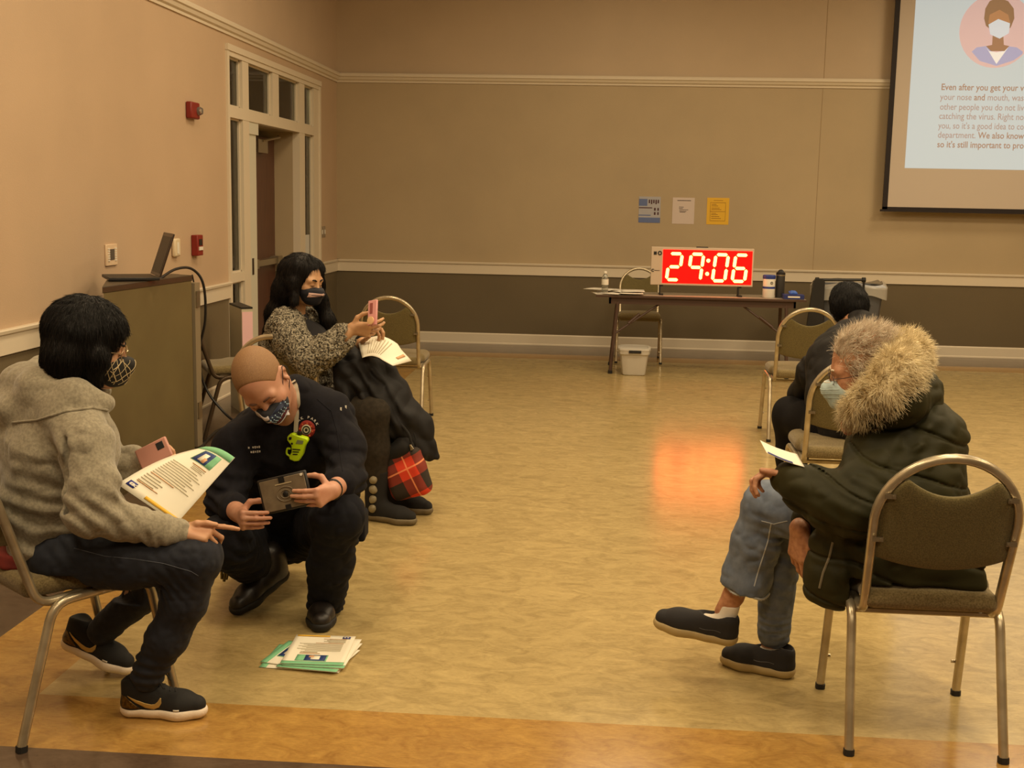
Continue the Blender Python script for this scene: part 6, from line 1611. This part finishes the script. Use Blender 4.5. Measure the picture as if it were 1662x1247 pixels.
    cl = vnoise(r0*28, 4)[:, None]*V(1, 0, .3)+vnoise(r0*28, 9)[:, None]*V(0, .4, 1)
    strands('fur_strands', r0-g*.004, g*.8+flow+cl*.55+rg2.normal(size=g.shape)*.16, .040, .0011, M_FUR, fo, curl=.45, droop=.35, seed=5)
    # wispy grey hair
    cap = SDF(hc-.17, hc+.17, .005); cap.ell(T(0, -.014, .026), (.081, .102, .095), A); cap.ell(T(0, .10, -.03), (.10, .06, .095), A, .01, 's'); cap.cut(T(0, 0, -.06), -A[:, 2], .01)
    for x in (-1, 1): cap.ell(T(x*.085, .012, -.035), (.022, .035, .035), A, .006, 's')
    hm = mat('thin_grey_scalp', (196, 140, 100), rough=.7, noise=26, rgb2=(160, 128, 98))
    co = cap.build('hair', hm, t); vs, _ = cap.mesh(); ix = rg2.randint(0, len(vs), 6500); r0 = vs[ix]; g = (r0-hc); g /= np.linalg.norm(g, axis=1)[:, None]
    loc = (r0-hc)@A; side = np.where(loc[:, :1] > 0, 1, -1)
    back = -A[:, 1][None]*.9+A[:, 0][None]*side*.35-A[:, 2][None]*.25*(loc[:, 2:3] < .05)
    sw_ = vnoise(r0*22, 2)[:, None]*A[:, 0]+vnoise(r0*22, 6)[:, None]*A[:, 2]
    strands('hair_strands', r0, g*.42+back*.75+sw_*.6+rg2.normal(size=g.shape)*.12, .042, .0009, M_GHAIR, co, curl=.8, droop=.0, seed=7)
    # jeans
    j = SDF((.3, 3.6, .08), (1.25, 4.4, .82), .0045)
    j.chain([kU, P(1226, 880, 4.0), P(1209, 945, 4.01), P(1200, 990, 4.01)], [.082, .079, .078, .078], .03)
    hp = P(1211, 955, 4.01); hn = nrm(P(1209, 945, 4.01)-P(1226, 880, 4.0)); j.cut(hp, hn, .003)
    j.chain([hU, P(1330, 840, 3.88), kU], [.10, .098, .082], .03)
    j.chain([hL, kL, P(1262, 950, 4.10), P(1256, 1028, 4.10)], [.10, .082, .066, .056], .012)
    cutn = nrm(P(1206, 935, 4.01)-P(1222, 880, 4.0)); j.cut(P(1210, 958, 4.01), cutn, .003, lo=(.3, 3.8, .1), hi=(.64, 4.2, .45)) if False else None
    j.noise(.005, 10, 4); j.noise(.0035, 26, 8, ridge=True); j.folds(kU+V(.03, 0, -.07), V(.2, 0, 1), .07, .007, .032, 3); j.folds(kL+V(0, 0, -.1), V(.2, 0, 1), .09, .006, .04, 3); j.folds(P(1256, 1020, 4.05), V(0, 0, 1), .05, .005, .025, 5)
    j.build('jeans', M_LJEAN, t)
    cuffm = mat('frayed_hem', (176, 180, 182), rough=.9)
    c0 = hp; e2 = nrm(np.cross(hn, V(1, 0, 0))); e1 = np.cross(e2, hn); pts = [c0+e1*.077*math.cos(a)+e2*.077*math.sin(a)+V(0, 0, .004*math.sin(5*a)) for a in np.linspace(0, 2*math.pi, 40)[:-1]]
    MB().tube(pts, .0045, closed=True, n=6).build('hem', cuffm, t)
    ths = np.array(pts*14); strands('hem_threads', ths, np.tile(V(0, 0, -1), (len(ths), 1))+rg2.normal(size=ths.shape)*.5, .009, .0007, cuffm, t, curl=.6, seed=2)
    pts = drape(j, [P(a, b, 3.3) for a, b in ((1252, 850), (1246, 880), (1238, 905), (1230, 930), (1224, 952))], None, .0, 1.0)
    if len(pts) > 2: MB().tube(bez(pts, 5), .0024, n=5).build('double_seam', cuffm, t)
    pts = drape(j, [P(a, b, 3.3) for a, b in ((1236, 846), (1256, 851), (1278, 846))], None, .0, 1.0)
    if len(pts) > 2: MB().tube(bez(pts, 5), .0014, n=5).build('knee_seam', cuffm, t)
    # socks and slip-on shoes
    Hu = P(1197, 1048, 4.0); tipu = P(1056, 1016, 4.06); Fu = nrm(tipu-Hu); Lu = np.linalg.norm(tipu-Hu)
    Hl = V(.675, 4.035, 0); Fl = nrm(V(-.90, .40, 0))
    for (H, F, U, L, an) in ((Hu, Fu, V(-.20, -.06, 1), max(.27, Lu), aU+V(-.012, 0, -.035)), (Hl, Fl, V(0, 0, 1), .265, aL+V(-.01, 0, -.005))):
        A_ = axes(F, U); so = SDF(H-.3, H+.3, .004)
        so.chain([an, H+A_[:, 1]*.055+A_[:, 2]*.060, H+A_[:, 1]*.12+A_[:, 2]*.058], [.036, .033, .030], .02); so.cut(an+A_[:, 2]*.010, A_[:, 2], .003)
        so.build('sock', M_SOCK, t)
        up, TT, AA, o = shoe(t, H, F, U, L, M_SLIP, M_SOLEC, 'slip', 'slip_on_shoe', w=1.05)
        pts = drape(up, [TT(.1 if AA[1, 0] < 0 else -.1, .06+.012*q, .052+.002*math.sin(q)) for q in range(7)], -AA[:, 0] if AA[1, 0] < 0 else AA[:, 0], .0, .2)
        if len(pts) > 2: MB().tube(pts, .0014, n=5).build('stitching', mat('charcoal_thread', (66, 62, 62)), o)
    sc_ = SDF(hc+V(-.2, -.2, -.4), hc+V(.2, .2, 0), .005); q = P(1377, 688, 3.78); sc_.ell(q, (.022, .04, .035)); sc_.noise(.003, 30); sc_.build('pink_scarf', mat('pink_wool', (200, 120, 100), rough=.9), t)
    return t
man_parka()
def ef(u, v): a, b = P(1241, 729, 3.70), P(1302, 752, 3.66); p = a*(1-u)+b*u; return p+V(0, 0, 0)+V(-.006, .06, .012)*(v-.3)*1.6+V(0, 0, -.004*math.sin(math.pi*u))
sheet('folded_paper', ef, [M_FW, M_FTXT, M_FB2], [(2, .04, .7, .0, .12)], 'small folded paper in the raised hand of the person in the parka', 'paper')

# ------------------------------------------------------------------ flyers
FEL = [(3, 0, 1, .90, 1.0), (4, .28, .74, .915, .985)]
FEL = [(3, .0, 1.0, .915, 1.0), (3, .30, .80, .70, .895), (4, .32, .66, .705, .89), (0, .42, .56, .73, .85), (7, .52, .60, .72, .79), (6, .07, .20, .05, .115), (0, .10, .13, .07, .095), (0, .15, .18, .07, .095), (5, .42, .97, .030, .065)]
FEL += [(1, .12, .40+.04*(i % 3), .16+.033*i, .170+.033*i) for i in range(4)]+[(1, .14, .86-.07*(i % 3), .32+.030*i, .327+.030*i) for i in range(9)]+[(2, .14, .6, .295, .304), (2, .12, .5, .145, .153), (2, .45, .78, .655, .665)]+[(1, .50, .78-.05*(i % 2), .60+.018*i, .605+.018*i) for i in range(3)]
def fa(u, v):
    a, d_, c_, b = P(190, 786, 3.47), P(286, 851, 3.40), P(381, 743, 3.52), P(333, 726, 3.70)
    p = (a*(1-u)+d_*u)*(1-v)+(b*(1-u)+c_*u)*v
    return p+V(0, 0, .018*math.sin(math.pi*v)*(1-u)+.010*math.sin(math.pi*u)*v)
fl = sheet('flyer', fa, FM, FEL, 'large white flyer with green header held by the person in the hoodie', 'flyer')
vs, fs = text_mesh('CDC', .013, fa(.095, .075)+V(0, -.004, .002), nrm(fa(.2, .075)-fa(.1, .075)), nrm(fa(.1, .2)-fa(.1, .1)), bold=.0005)
MB().add(vs, fs).build('logo_letters', M_WHITE, fl, smooth=False)
def fb(u, v): p = fa(u, v); return p+V(-.02, .03, .004)
ph = P(250, 736, 3.66); pt = thing('smartphone', 'rose gold smartphone held by the person in the grey hoodie', 'phone', ph)
ax, ay = nrm(V(.80, .15, .42)), nrm(V(.35, -.35, -.80)); ay = nrm(ay-ax*(ax@ay)); az = np.cross(ax, ay)
if az[1] > 0: az = -az
PR = np.stack([ax, ay, az], 1)
MB().box(ph, (.108, .070, .012), PR).build('case', mat('rose_gold_case', (186, 132, 118), rough=.4), pt, bev=.005)
MB().box(ph+ax*.028-ay*.012+az*.0068, (.024, .024, .002), PR).build('camera_block', M_BLK, pt, bev=.001)
MB().box(ph+ax*.004+ay*.039-az*.004, (.118, .010, .022), PR).build('wallet_flap', mat('cream_leather', (214, 178, 134), rough=.5), pt, bev=.003)
def ff(cx, cy, ang, k, z):
    o = PZ(cx, cy, 0); c, s_ = math.cos(ang), math.sin(ang)
    return lambda u, v: V(o[0]+((u-.5)*.216)*c-((v-.5)*.279)*s_, o[1]+((u-.5)*.216)*s_+((v-.5)*.279)*c, z+.0006*math.sin(3*u+k))
GF = 'flyers spilled on the floor'
for k, (cx, cy, ang, lab) in enumerate(((500, 1070, math.pi*.5-.05, 'flyer at the bottom of the floor pile, green edge out to the side'), (505, 1068, math.pi*.5-.20, 'flyer second from the bottom of the floor pile, dark corner showing'),
        (520, 1068, math.pi-.12, 'flyer in the middle of the floor pile, corner past the shoe side'), (524, 1065, math.pi-.02, 'flyer just under the top one in the floor pile'), (518, 1063, math.pi+.05, 'topmost flyer of the pile on the floor before the black boot'))):
    sheet('flyer', ff(cx, cy, ang, k, .0024+.0042*k), FM, FEL if k in (0, 4) else FEL[:5], lab, 'flyer', GF, .001)
